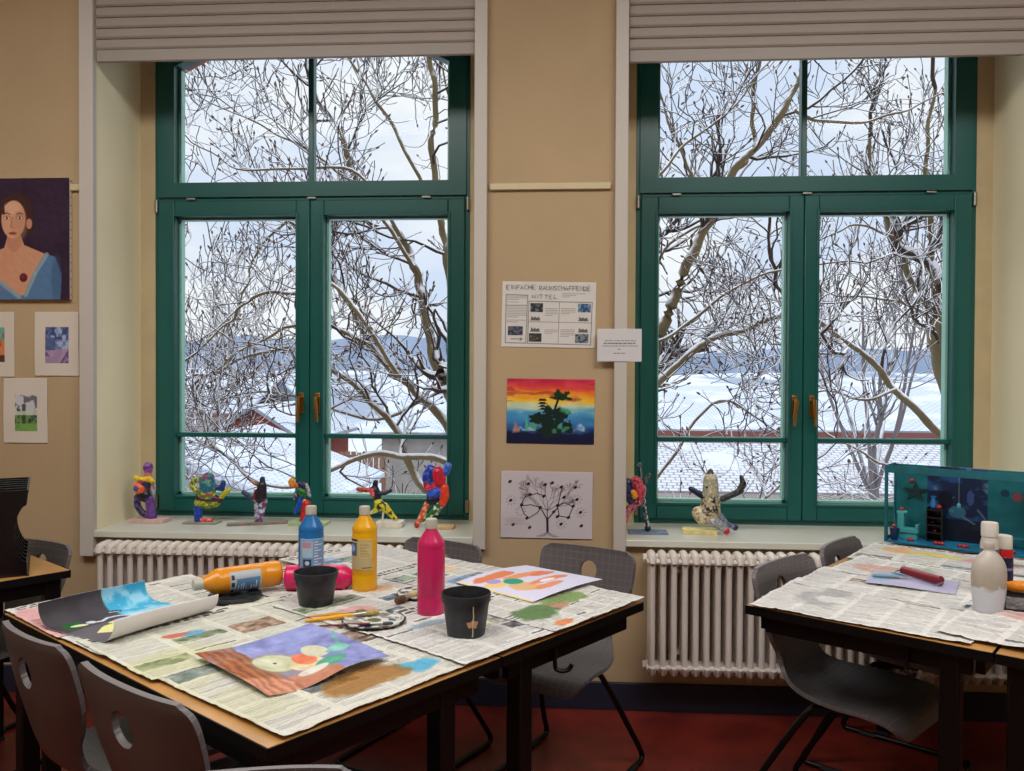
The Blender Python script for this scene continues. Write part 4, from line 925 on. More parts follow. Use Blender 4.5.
figure('f2', (190, 575), S, 9.31, [([(262, 165)], 58, ['b04050', '3050a0', '308050']), ([(255, 215), (260, 250)], [76, 80], ['207060', '2a60a8', '60a040']), ([(200, 178), (120, 190), (100, 235), (150, 290)], [24, 26, 26, 30], ['507a70', 'c0c030', '406050']),
  ([(320, 245), (390, 262), (408, 205)], [28, 28, 24], ['18488a', '1a3a70']), ([(230, 300), (270, 320)], 70, ['c8c830', '408850', 'c03a50']), ([(180, 350), (270, 345), (380, 370)], [40, 60, 30], ['3a1a34', '5a2040']), ([(165, 400), (260, 405), (340, 400)], [42, 52, 36], ['a8b830', '607a30', 'c8c838']),
  ([(370, 365), (455, 275)], [24, 24], ['a8a820', 'c8c030']), ([(165, 450), (160, 555)], [44, 36], ['1848b0', '1038a0']), ([(190, 560), (285, 565)], [22, 24], ['d04858', 'f08070'])],
  'many-coloured big-hatted dancer figure balancing on one blue leg', dict(px=(201, 520), box=(40, 365, .04, .035), h=.008, c='8a8a78'))
figure('f3', (735, 550), S, 9.31, [([(768, 145), (768, 180)], [24, 30], ['1c2c44', '24304a']), ([(766, 210), (750, 320)], [42, 58], ['15161e', '30202c']), ([(715, 270), (700, 330)], 30, ['b04a58', '302030']), ([(585, 272), (625, 300), (690, 345)], [22, 26, 20], ['2a3a66', '3c4468']), ([(662, 170), (690, 195), (720, 205)], 13, ['c07838', '80502c']),
  ([(715, 350), (712, 450), (712, 530)], [34, 24, 24], ['2c2440', 'b0b8c8', '70203a']), ([(780, 350), (765, 440), (745, 530)], [36, 28, 26], ['a0283a', '3a62b0', 'd8d8e0'])],
  'dark pointed bird-like figure on a long tilted board', dict(px=(259, 520), box=(450, 1000, .02, .02), h=.012, c='82766a', rz=.35), y0=.19)
figure('f4', (300, 640), S, 11.86, [([(155, 150), (140, 175)], 36, ['e8981c', 'f0a828']), ([(150, 200), (225, 215)], [34, 26], ['f0a020', 'd04a30']), ([(270, 200), (285, 225)], [46, 44], ['1c2040', '3a3060']), ([(265, 280), (285, 300)], [58, 56], ['18602c', '208038', '102a28']), ([(330, 200), (355, 270), (370, 340)], 20, ['b8b8c0', '7a7a86']), ([(195, 300), (190, 380)], 22, ['2a2040', 'a0a0b0']),
  ([(275, 360), (240, 440), (195, 530)], [32, 28, 26], ['1038a8', '1a50c8']), ([(310, 400)], 26, ['e8b820']), ([(335, 430), (310, 520), (290, 635)], [48, 46, 42], ['d02030', 'c01828'])],
  'long-necked figure with an orange head bent forward and a red leg, behind the blue bottle', dict(px=(304, 520), box=(130, 580, .035, .05), h=.016, c='a9c08c'))
figure('f5', (500, 600), S, 11.86, [([(362, 140), (358, 175)], [28, 34], ['17171c', '1c1c22']), ([(350, 235), (380, 310)], [56, 52], ['17181e', '202434']), ([(330, 240), (335, 285)], 34, ['d04858', 'e87080'], -34), ([(150, 228), (230, 238), (310, 240)], [24, 30, 28], ['8a2a1e', 'd05038', 'a03a28']), ([(400, 270), (470, 275), (545, 240)], [28, 26, 22], ['1c2436', '28344c']),
  ([(400, 395), (415, 430)], [62, 60], ['d8cc20', 'c8c428', '20201c']), ([(470, 430), (530, 500), (600, 570)], [50, 40, 30], ['e0c020', 'd8d030', '302a20']), ([(370, 470), (310, 510)], [34, 20], ['d0cc30', 'e0e0d0']), ([(455, 500), (445, 600)], [14, 12], ['d8d8d0']), ([(600, 570), (600, 598)], 22, ['e8e0d0'])],
  'black-headed lunging figure in spotted yellow trousers on a white block', dict(px=(387, 521), box=(385, 690, .035, .045), h=.026, c='d8d2c4'), y0=.19)
figure('f6', (210, 700), S, 9.64, [([(410, 130), (392, 190)], [38, 34], ['5080e0', '3060c8']), ([(240, 150), (200, 215), (185, 265)], [36, 36, 26], ['2838b0', '5070d8']), ([(260, 170), (250, 280)], [44, 36], ['1830a0', '101c50', '4060c0']), ([(310, 190), (330, 270)], [58, 62], ['c81830', 'd82038']), ([(360, 240), (270, 320), (210, 345)], [34, 30, 26], ['d02038', 'e84050']), ([(190, 300), (200, 340)], 20, ['b01030']),
  ([(300, 385), (240, 400)], [56, 40], ['3868d8', '2040b0']), ([(290, 450), (240, 460)], 44, ['0c1230', '181830']), ([(375, 340), (380, 420), (360, 490)], [44, 46, 34], ['e84028', 'f05030']), ([(210, 500), (165, 600), (115, 690)], [32, 30, 24], ['d83828', 'e07040', 'd8b8a0']), ([(325, 490), (260, 580), (180, 670)], [30, 28, 22], ['148038', '106030', 'e8e8e0']), ([(118, 685), (112, 700)], 26, ['b81828']), ([(350, 520), (300, 600)], 12, ['e8e0d8', '508040'])],
  'tall leaning red and blue figure with a light blue head, rightmost on the left sill', dict(px=(427, 522), box=(200, 470, .03, .045), h=.012, c='c8a878'), y0=.17)
figure('f7', (258, 675), S, 9.07, [([(165, 90), (185, 78), (200, 95), (185, 115), (165, 95)], 8, ['6a7078', '2c3438']), ([(188, 115), (200, 180), (195, 240)], 9, ['70787c']), ([(80, 260), (75, 330), (110, 400)], [50, 60, 44], ['141a30', '203060', '40406a']), ([(150, 230), (175, 300), (190, 370)], [42, 48, 36], ['c83a50', 'e05868', '8a2840'], -10), ([(125, 330), (140, 370)], 22, ['e8a030'], -45), ([(190, 240), (228, 300), (215, 380)], 16, ['8a8088', 'c08088']),
  ([(170, 420), (100, 480), (62, 530), (62, 585)], [36, 38, 32, 26], ['b04a64', 'd07888', '5a2438']), ([(225, 250), (265, 178)], [20, 18], ['202428', '5c6468']), ([(200, 400), (225, 500), (250, 620)], [12, 12, 14], ['14161a', '6a7078']), ([(230, 400), (240, 500), (262, 640)], [8, 8, 16], ['b0b8bc', '202428']), ([(255, 650)], 28, ['1a1c30'])],
  'twisted red and navy wire figure standing on a flat slate-blue plate', dict(px=(648, 529), box=(85, 425, .04, .045), h=.008, c='6a7c98'), y0=.14, voxel=.0024)
figure('f8', (390, 690), S, 10.28, [([(362, 115), (360, 150)], [26, 42], ['2a2020', '6a4040', '1a1a1c']), ([(362, 200), (365, 330)], [72, 84], ['c4bc9c', '9ab0a0', 'b0a080', 'd0c8a8']), ([(365, 400), (360, 500)], [92, 104], ['d0c890', 'b8a890', '302c2c', 'c8c4b0']), ([(300, 570), (250, 530)], [84, 70], ['c8bc98', 'd8d0b0', 'a88868']), ([(320, 265)], 16, ['101014'], -52), ([(380, 400)], 18, ['101014'], -86), ([(325, 475)], 18, ['181418'], -92),
  ([(170, 290), (270, 350)], [26, 34], ['101838', '18204a']), ([(480, 385), (560, 350), (640, 310), (680, 230), (660, 165)], [34, 32, 34, 32, 20], ['181a1c', '4a5048', '2a2c30']), ([(380, 600), (440, 640), (500, 680)], [60, 44, 34], ['a8a8a4', '8890a0', 'c8c4b8'], -40), ([(512, 692)], 36, ['c01828', 'd02030'], -46), ([(450, 560), (520, 630), (590, 662)], [44, 26, 24], ['5a6478', '8890a0']), ([(605, 665)], 32, ['142050', '1a2a68'])],
  'speckled cream cone-shaped figure raising one arm, with a red foot, on the right sill', dict(px=(713, 531), box=(95, 430, .026, .05), h=.020, c='d8cc84', rz=-.12), y0=.14)

# ------------------------------------------------------------------ teal stage box at the far end of the right tables
teal_m = mat('teal_paint', '12606c', .5, var=.25, vscale=12); tealb_m = mat('teal_blue_floor', '1f78a0', .4, var=.3, vscale=14)
p = atz(884, 541.5, TH); DB = TB+.02
r = empty('stage_box', (p.x, p.y, TH+.001), DB, label='open teal cardboard stage box with tiny furniture and red berries', cat='model theatre')
DW, DD, DH = .525, .150, .315
MB().box(0, DW+.22, 0, DD, 0, .008).build('box_floor', tealb_m, r, bevel=.001)
cvb = Canvas(150, 90, (20, 100, 108)); n_ = cvb.noise(6, 71); cvb.a += (n_[..., None]-.5)*40
cvb.rect(.245, 0, .665, 1, (16, 34, 66)); m_ = (cvb.x > .245)*(cvb.x < .665); cvb.blend(m_*np.clip((n_-.48)*8, 0, 1), (34, 78, 130), .9); cvb.blend(m_*np.clip((cvb.noise(9, 72)-.6)*12, 0, 1), (120, 150, 180), .6); cvb.blend(m_*(cvb.y > .7), (8, 14, 26), .8)
cvb.ell(.38, .45, .05, .12, (10, 18, 40)); cvb.ell(.46, .60, .06, .08, (60, 130, 150), o=.7); cvb.ell(.55, .40, .025, .10, (70, 90, 150), o=.8); cvb.line([(.50, .66), (.58, .74)], .004, (150, 170, 190), .8); cvb.line([(.60, .55), (.65, .66)], .004, (150, 170, 190), .7)
cvb.ell(.86, .34, .035, .06, (150, 60, 60), o=.8); cvb.ell(.78, .30, .03, .05, (14, 56, 74)); cvb.line([(.7, .88), (.98, .86)], .004, (110, 180, 190), .7)
o = sheet('backdrop', cvb, lambda s, t: (s*DW, DD-.004, .008+(1-t)*(DH-.012)), attr_mat('backdrop_paint', .5), r, thick=.003)
m = MB(); m.box(0, DW+.22, -.001, .003, DH-.030, DH); m.build('front_fascia', teal_m, r, bevel=.001)
m = MB(); m.box(0, .012, 0, .010, 0, DH-.03); m.build('corner_post', teal_m, r); 
m = MB(); m.box(0, .006, DD-.012, DD, 0, DH); m.build('corner_post', teal_m, r)
MB().box(0, .006, 0.004, DD-.012, DH-.025, DH).build('side_rail', teal_m, r); MB().box(0, .006, .010, DD-.012, 0, .02).build('side_rail', teal_m, r)
MB().box(DW, DW+.006, .003, DD, .008, DH-.001).build('side_wall', teal_m, r)
MB().box(DW+.006, DW+.22, DD-.006, DD, .008, DH).build('side_backdrop', mat('pale_backdrop', 'a8a890', .6), r)
cy = mat('cyan_paint', '3f9fa0', .5)
m = MB(); m.box(.035, .060, .06, .085, .035, .115); m.box(.035, .115, .055, .095, .035, .055); m.box(.04, .11, .06, .09, .008, .04); m.box(.104, .115, .055, .095, .055, .072); m.tube([(.03, .075, .115), (.07, .075, .118)], .008, 8)
m.build('toy_seat', cy, r, bevel=.002)
m = MB(); dk = mat('shelf_dark', '10161e', .5)
m.box(.142, .146, .07, .13, .008, .145); m.box(.198, .202, .07, .13, .008, .145)
for k in range(5): m.box(.146, .198, .07, .13, .012+k*.031, .015+k*.031)
m.box(.146, .198, .126, .13, .008, .145); m.build('toy_shelf', dk, r)
MB().lathe([(.008, 0), (.012, .004), (.014, .02), (.007, .034), (.009, .045), (.012, .05), (.006, .05)], 16, Matrix.Translation((.165, .09, .143))).build('toy_vase', mat('vase_blue', '2a78b8', .4), r)
MB().lathe([(.010, 0), (.013, .002), (.019, .045), (.019, .050), (.012, .050)], 16, Matrix.Translation((.035, .02, .008))).build('toy_pot', mat('pot_blue', '152c58', .4), r)
for (x, y, z) in ((.03, .02, .07), (.045, .022, .082), (.036, .028, .095)): MB().tube([(.035, .02, .055), (x, y, z)], .0012, 5).build('toy_stem', mat('stem_green', '3a6a4a', .6), r)
V = []; 
for k in range(10): a = PI*k/5+PI/2; q_ = .042 if k % 2 == 0 else .014; V.append((.085+q_*math.cos(a)*1.3, .20+q_*math.sin(a)))
MB().prism(V, DD-.014, DD-.008).build('wall_star', mat('star_dark', '123038', .5), r)
MB().tube([(.262, .07, DH-.02), (.262, .07, .17)], .0007, 5).build('thread', mat('thread_pale', '9fb4c0', .6), r); MB().ball((.262, .07, .165), .008, 6, (1, 1, 1.4)).build('pendant', mat('pendant_blue', '4fa0b4', .3), r)
rb = mat('berry_red', 'b02a30', .35)
b0 = None
for (x, y, z, q_) in ((.033, .018, .066, .007), (.09, .03, .015, .009), (.1, .034, .014, .007), (.19, .02, .015, .009), (.203, .026, .014, .008), (.213, .02, .015, .009), (.275, .03, .014, .008), (.29, .025, .014, .009), (.30, .03, .014, .007), (.05, .075, .130, .008), (.188, .08, .152, .010), (.07, .14, .245, .009), (.425, .10, .05, .008), (.46, .02, .016, .007), (.17, .10, .05, .006), (.16, .10, .085, .005), (DW-.006, .02, .19, .008)):
    m = MB(); m.ball((0, 0, 0), 1, 6, (1.1, 1, .9)) if b0 is None else None
    if b0 is None: b0 = m.build('berry', rb, r); o = b0
    else: o = b0.copy(); COL.objects.link(o); o.parent = r
    o.location = (x, y, z); o.scale = (q_,)*3

# ------------------------------------------------------------------ things on the right tables
# hand printing roller
a, b = atz(903, 571.5, TH+.026), atz(941, 582, TH+.026); d = (b-a).normalized(); up = Vector((0, 0, 1)); bk = d.cross(up).normalized()
r = empty('ink_roller', (a.x, a.y, TH+.0125), math.atan2(d.y, d.x), label='dark red rubber ink roller with wire frame on lavender paper', cat='ink roller')
L_ = (b-a).length
MB().tube([(0, 0, .0165), (L_, 0, .0165)], .0155, 24).build('rubber_roller', mat('roller_red', '7c1c2a', .35), r, bevel=.001)
wr = mat('roller_wire', 'b0b4b8', .25, metal=1)
MB().tube([(L_+.006, 0, .0165), (L_+.010, 0, .0165), (L_+.010, -.018, .012), (L_+.004, -.026, .007), (L_*.5, -.034, .012), (-.01, -.026, .012), (-.012, 0, .0165), (-.004, 0, .0165)], .0024, 8).build('wire_frame', wr, r)
MB().tube([(L_*.45, -.034, .012), (L_*.30, -.060, .007)], .003, 8).build('shank', wr, r)
MB().tube([(L_*.30, -.060, .009), (L_*.22, -.075, .010), (L_*-.05, -.125, .009)], [.004, .0052, .0045], 14).build('handle', mat('roller_handle', '7a8a8c', .4), r)
MB().box(-.03, .02, -.022, -.006, .0, .006).build('blue_clip', mat('blue_clip', '2a9ac0', .4), r, bevel=.001)
# clouded white squeeze bottle
p = atz(988.5, 612, TH+.01)
r = empty('squeeze_bottle', (p.x, p.y, TH+.012), .2, label='open clouded white plastic bottle with beige residue, frontmost on the right table', cat='bottle')
k = (p-CAM).dot(FW)/832
pr = [(12.5, 0), (14, 1), (15.5, 8), (17.0, 20), (17.5, 32), (17.2, 42), (15, 50), (10, 57), (5.6, 61), (5.2, 63), (5.6, 64), (5.6, 68), (5.0, 69)]
wb = bpy.data.materials.new('cloudy_plastic'); wb.use_nodes = True; N = wb.node_tree.nodes; L = wb.node_tree.links; B = N['Principled BSDF']
tc = N.new('ShaderNodeTexCoord'); se = N.new('ShaderNodeSeparateXYZ'); nz = N.new('ShaderNodeTexNoise'); nz.inputs['Scale'].default_value = 30; L.new(tc.outputs['Object'], se.inputs[0]); L.new(tc.outputs['Object'], nz.inputs['Vector'])
ma = N.new('ShaderNodeMath'); ma.operation = 'MULTIPLY_ADD'; L.new(nz.outputs['Fac'], ma.inputs[0]); ma.inputs[1].default_value = .05; L.new(se.outputs['Z'], ma.inputs[2])
cr = N.new('ShaderNodeValToRGB'); L.new(ma.outputs[0], cr.inputs['Fac']); E_ = cr.color_ramp.elements; E_[0].position = .095; E_[0].color = (*lin('dcdfe6'), 1); E_[1].position = .10; E_[1].color = (*lin('b9aa96'), 1)
e_ = E_.new(.16); e_.color = (*lin('cfc6ba'), 1)
L.new(cr.outputs[0], B.inputs['Base Color']); B.inputs['Roughness'].default_value = .3; B.inputs['Transmission Weight'].default_value = .25; B.inputs['Roughness'].default_value = .35
MB().lathe([(x*k, z*k) for x, z in smooth_path(pr[:10], 4)]+[(x*k, z*k) for x, z in pr[10:]], 32, sy=.72).build('bottle_body', wb, r, smooth=50)
p = atz(989, 594, TH+.01); k = (p-CAM).dot(FW)/832
r = empty('glue_bottle', (p.x, p.y, TH+.010), 0, label='white capped bottle with a grey band standing behind the clouded bottle', cat='bottle')
MB().lathe([(8*k, 0), (8.5*k, 1*k), (8.5*k, 50*k), (8*k, 53*k), (6.8*k, 58*k)], 28).build('bottle_body', mat('milky_plastic', 'c9c5bc', .35), r); MB().lathe([(7.6*k, 58*k), (7.8*k, 59*k), (7.8*k, 70*k), (7.2*k, 72*k)], 28).build('screw_cap', mat('white_cap', 'ddd6cc', .4), r)
MB().lathe([(8.62*k, 38*k), (8.62*k, 46*k)], 28).build('grey_band', mat('band_grey', '5c646c', .5), r, smooth=30)
p = atz(1003, 592, TH+.01); k = (p-CAM).dot(FW)/832
r = empty('paint_bottle', (p.x, p.y, TH+.010), 0, label='red paint bottle with a white cap and dark label on the right table', cat='paint bottle')
MB().lathe([(8.2*k, 0), (8.6*k, 1*k), (8.6*k, 38*k), (8*k, 42*k), (7.2*k, 44*k)], 28).build('bottle_body', plastic('plastic_red', 'c01e24', .3), r); MB().lathe([(7.6*k, 44*k), (7.8*k, 45*k), (7.8*k, 56*k), (7.2*k, 57*k)], 28).build('screw_cap', mat('white_cap', 'ddd6cc', .4), r)
cvl = Canvas(50, 40, (34, 28, 62)); cvl.rect(0, 0, .22, 1, (206, 200, 205)); cvl.rect(.3, .4, .9, .5, (170, 160, 190), .7)
sheet('paper_label', cvl, lambda s, t: ((8.75*k)*math.cos(-PI*.95+PI*.8*s), (8.75*k)*math.sin(-PI*.95+PI*.8*s), (36-26*t)*k), attr_mat('printed_label', .45), r, thick=.0003)
p = atz(1004, 612, TH+.01); k = (p-CAM).dot(FW)/832
r = empty('lino_box', (p.x, p.y, TH+.012), TB+.3, label='low black box with a grey printed side at the right frame edge', cat='box')
m = MB(); W_ = 46*k; D_ = 30*k; H_ = 17*k
m.box(0, W_, 0, D_, 0, .002); m.box(0, W_, 0, .002, 0, H_); m.box(0, W_, D_-.002, D_, 0, H_); m.box(0, .002, 0, D_, 0, H_); m.box(W_-.002, W_, 0, D_, 0, H_)
m.build('tray', mat('box_black', '16161a', .5), r)
cvl = Canvas(60, 24, (120, 122, 124)); n_ = cvl.noise(12, 3); cvl.a += (n_[..., None]-.5)*120
sheet('printed_side', cvl, lambda s, t: (.004+s*(W_-.008), -.0006, H_*.88-t*H_*.7), attr_mat('printed_label', .45), r, thick=.0004)
o_ = empty('orange_tube', (p.x+.02, p.y+.035, TH+.012+H_+.0005), TB+.2, label='crumpled orange paint tube lying on the black box', cat='paint tube')
m = MB(); 
m.tube([(0, 0, .016), (.02, 0, .017), (.06, .002, .019), (.10, 0, .016), (.115, 0, .014)], [.010, .016, .018, .015, .006], 16); m.build('tube_body', mat('orange_tube', 'e88a12', .35, var=.1, vscale=30, bump=.5, bscale=40), o_)
m = MB(); m.tube([(.114, 0, .014), (.130, 0, .014)], .007, 12); m.build('tube_cap', mat('white_cap', 'ddd6cc', .4), o_)

# ------------------------------------------------------------------ black magazine files on the far left table
row = Vector((-.545, .838, 0)); prd = Vector((-.838, -.545, 0)); p0 = atz(27, 576, TH)
fm = mat('file_black', '0b0c11', .22, spec=.6)
def magfile():
    r = empty('magazine_file')
    H_, D_, T_ = .288, .25, .062
    # profile (depth, height): front edge hollowed in a long curve
    out = [(0, 0), (D_, 0), (D_, H_), (.0, H_), (.0, H_-.05)]+[(.004+.034*math.sin(PI*(i+.5)/12)**.7, H_-.05-(H_-.095)*(i+.5)/12) for i in range(12)]+[(0, .045)]
    for y in (0, T_-.003):
        MB().prism(out, y, y+.003).build('side_panel', fm, r, bevel=.0006)
    m = MB(); m.box(0, D_, .003, T_-.003, 0, .003); m.build('bottom_panel', fm, r); MB().box(D_-.003, D_, .003, T_-.003, .003, H_).build('spine_panel', fm, r)
    MB().box(.0, .003, .003, T_-.003, .003, .045).build('front_lip', fm, r)
    for zz in (0, H_-.004): MB().box(-.006, .0, -.003, T_+.003, zz, zz+.004).build('flange', fm, r)
    return r
mf = magfile()
for i in range(6):
    c = mf if i == 0 else copy_tree(mf)
    q_ = p0+row*(.066*i); c.location = (q_.x, q_.y, TH+.001); c.rotation_euler = (0, 0, math.atan2(prd.y, prd.x))
    c.scale = (1, -1, 1)
    tag(c, ('black magazine file nearest us in the row on the beech table', 'black magazine file, second from the front of the row on the beech table', 'black magazine file, third from the front of the row on the beech table', 'black magazine file, fourth from the front of the row on the beech table', 'black magazine file, fifth from the front of the row on the beech table', 'black magazine file at the back of the row, nearest the wall')[i], 'magazine file', 'black magazine files in a row')
lb = MB().box(.20, .245, -.0022, .0, .01, .06) if 0 else None

# ------------------------------------------------------------------ outside: snow, roofs, hills, trees
snow_ground = mat('snow', 'e6eaf2', .8, var=.05, vscale=.5)
def land():
    m = MB(); nx, ny = 60, 60; V = []
    for j in range(ny+1):
        Y = 1.2+(j/ny)**2.2*420
        for i in range(nx+1):
            X = (i/nx-.5)*(60+Y*2.6); z = -4.6
            t = max(0, (Y-60)/360); z += t*(4.0)+max(0, (Y-150)/270)*(3+3*noise.noise(Vector((X*.006, Y*.004, 1)))+3*noise.noise(Vector((X*.02, Y*.01, 4))))
            V.append((X, Y, z))
    F = [(j*(nx+1)+i, j*(nx+1)+i+1, (j+1)*(nx+1)+i+1, (j+1)*(nx+1)+i) for j in range(ny) for i in range(nx)]
    m.add(V, F); return m
lm = bpy.data.materials.new('snowy_fields'); lm.use_nodes = True; N = lm.node_tree.nodes; L = lm.node_tree.links; B = N['Principled BSDF']; B.inputs['Roughness'].default_value = .9
tc = N.new('ShaderNodeTexCoord'); mp = N.new('ShaderNodeMapping'); mp.inputs['Scale'].default_value = (.035, .012, .1); L.new(tc.outputs['Object'], mp.inputs[0]); nz = N.new('ShaderNodeTexNoise'); nz.inputs['Scale'].default_value = 1; nz.inputs['Detail'].default_value = 8; L.new(mp.outputs[0], nz.inputs['Vector'])
cr = N.new('ShaderNodeValToRGB'); L.new(nz.outputs['Fac'], cr.inputs['Fac']); E_ = cr.color_ramp.elements; E_[0].position = .42; E_[0].color = (*lin('7f8a9e'), 1); E_[1].position = .56; E_[1].color = (*lin('c6cdd8'), 1)
L.new(cr.outputs[0], B.inputs['Base Color'])
struct(land().build('ground_outside', lm, smooth=60))
def ridge(name, Y, prof, zb, m, label):
    mb = MB(); V = []; n = len(prof)
    for (x, z) in prof: V += [(x, Y, zb), (x, Y+6, z), (x, Y+60, zb)]
    F = []
    for i in range(n-1):
        a = i*3; F += [(a, a+3, a+4, a+1), (a+1, a+4, a+5, a+2)]
    mb.add(V, F); return struct(mb.build(name, m, smooth=60))
P_ = [(-700+i*20, 31+12*noise.noise(Vector((i*.13, 3, 0)))+5*noise.noise(Vector((i*.5, 8, 0)))+(10 if i < 30 else 0)) for i in range(71)]
ridge('hills', 900, P_, -6, mat('far_hills', '7f8ea8', .95, c2='9fadc4', vscale=.02), None)
# snowy roofed buildings
def roof_mat(name, a, b, th=.5):
    m = bpy.data.materials.new(name); m.use_nodes = True; N = m.node_tree.nodes; L = m.node_tree.links; B = N['Principled BSDF']; B.inputs['Roughness'].default_value = .85
    tc = N.new('ShaderNodeTexCoord'); br = N.new('ShaderNodeTexBrick'); br.inputs['Scale'].default_value = 1; br.inputs['Brick Width'].default_value = .22; br.inputs['Row Height'].default_value = .15; br.inputs['Mortar Size'].default_value = .02
    br.inputs['Color1'].default_value = (*lin(a), 1); br.inputs['Color2'].default_value = (*lin(a), 1); br.inputs['Mortar'].default_value = (*lin(b), 1); L.new(tc.outputs['Object'], br.inputs['Vector'])
    nz = N.new('ShaderNodeTexNoise'); nz.inputs['Scale'].default_value = .9; nz.inputs['Detail'].default_value = 7; L.new(tc.outputs['Object'], nz.inputs['Vector']); cr = N.new('ShaderNodeValToRGB'); L.new(nz.outputs['Fac'], cr.inputs['Fac']); cr.color_ramp.elements[0].position = th; cr.color_ramp.elements[1].position = th+.12
    mx = N.new('ShaderNodeMix'); mx.data_type = 'RGBA'; L.new(cr.outputs[0], mx.inputs['Factor']); L.new(br.outputs['Color'], mx.inputs[6]); mx.inputs[7].default_value = (*lin('c8cfdc'), 1); L.new(mx.outputs[2], B.inputs['Base Color']); return m
snow_roof = roof_mat('snowy_tiles', 'c2c9d6', '9299a8'); snow_roof2 = roof_mat('thin_snow_tiles', 'bfc6d2', '8f8488', .55)
def house(name, x0, x1, y0, y1, ze, zr, wallc, label, ridge_x=True, rm=snow_roof, zb=-4.6, cat='building', eave='7e4a3e', wins=(), over=.3):
    r = empty(name, ((x0+x1)/2, y0, zb), label=label, cat=cat); cx = (x0+x1)/2; hw = (x1-x0)/2; D_ = y1-y0; H_ = ze-zb
    wm = mat('house_'+wallc, wallc, .9, var=.12, vscale=2)
    m = MB(); m.box(-hw, hw, 0, D_, 0, H_)
    if not ridge_x: m.prism([(-hw, H_), (hw, H_), (0, zr-zb-.08)], .02, D_-.02)
    m.build('walls', wm, r, smooth=None)
    m = MB(); t = .12
    if ridge_x:
        m.prism([(-over, H_-over*(zr-ze)/(D_/2)), (D_/2, zr-zb), (D_+over, H_-over*(zr-ze)/(D_/2)), (D_+over, H_+t-over*(zr-ze)/(D_/2)), (D_/2, zr-zb+t), (-over, H_+t-over*(zr-ze)/(D_/2))], -hw-over, hw+over, ax='x')
    else:
        dz = over*(zr-ze)/hw
        m.prism([(-hw-over, H_-dz), (0, zr-zb), (hw+over, H_-dz), (hw+over, H_-dz+t), (0, zr-zb+t), (-hw-over, H_-dz+t)], -over, D_+over)
    m.build('roof', rm, r, smooth=None)
    if ridge_x:
        MB().box(-hw-over, hw+over, -over-.06, -over, H_-over*(zr-ze)/(D_/2)-.07, H_-over*(zr-ze)/(D_/2)+.07).build('eave_board', mat('eave_'+eave, eave, .7), r, smooth=None)
    for (wx, wz, ww, wh) in wins:
        f = MB().box(wx-ww/2, wx+ww/2, -.05, 0, wz-zb-wh/2, wz-zb+wh/2).build('window', mat('house_window_frame', 'd8d8d4', .6), r, smooth=None)
        MB().box(wx-ww/2+.08, wx+ww/2-.08, -.06, -.05, wz-zb-wh/2+.08, wz-zb+wh/2-.08).build('pane', mat('dark_pane', '3a444e', .2), f, smooth=None)
    return r
house('long_building', 2.2, 22, 20.5, 36, -.15, .95, 'b8b2a8', 'long building with a snow covered tile roof behind the right window trees')
house('low_wing', 1.2, 17, 14.5, 19.9, -1.05, -.34, 'b4b0b0', 'lower wing with a thin snowy tile roof just beyond the right window', rm=snow_roof2, wins=((-5, -2.2, 1.2, 1.1), (-1.5, -2.2, 1.2, 1.1), (2, -2.2, 1.2, 1.1)), eave='a39890')
house('brick_house', -11.2, -8.4, 22, 28, -.55, .35, '9c4e3c', 'small red brick house with a snowy gable seen through the left sash', ridge_x=False)
house('snowy_shed', -11.5, -5.6, 13.2, 19, -1.25, -.10, 'a8a4a0', 'shed with a broad snow covered gable roof close below the left window', ridge_x=False, over=.5)
house('farmhouse', -6.2, -2.6, 24, 30, -.5, .55, 'a9a39c', 'pale house with a bluish snowy roof behind the tree in the left window')
house('barn', -19, -13.5, 30, 38, -.2, 1.1, 'b0a8a0', 'distant barn with a snowy roof at the far left of the view')
# board fence
fr_ = empty('board_fence', (-7.6, 20.8, -1.6), label='brown board fence running beside the red brick house', cat='fence')
m = MB(); 
for i in range(26): m.box(-2.2+i*.17, -2.2+i*.17+.14, 0, .03, -.2+0, .72+.02*math.sin(i*1.7))
m.build('boards', mat('fence_boards', '94705c', .8, var=.2), fr_, smooth=None)
for zz in (.1, .55): MB().box(-2.25, 2.25, .03, .07, zz, zz+.08).build('rail', mat('fence_boards', '94705c', .8), fr_, smooth=None)
for xx in (-2.2, 0, 2.1): MB().box(xx, xx+.12, .07, .19, -3.0, .75).build('post', mat('fence_boards', '94705c', .8), fr_, smooth=None)

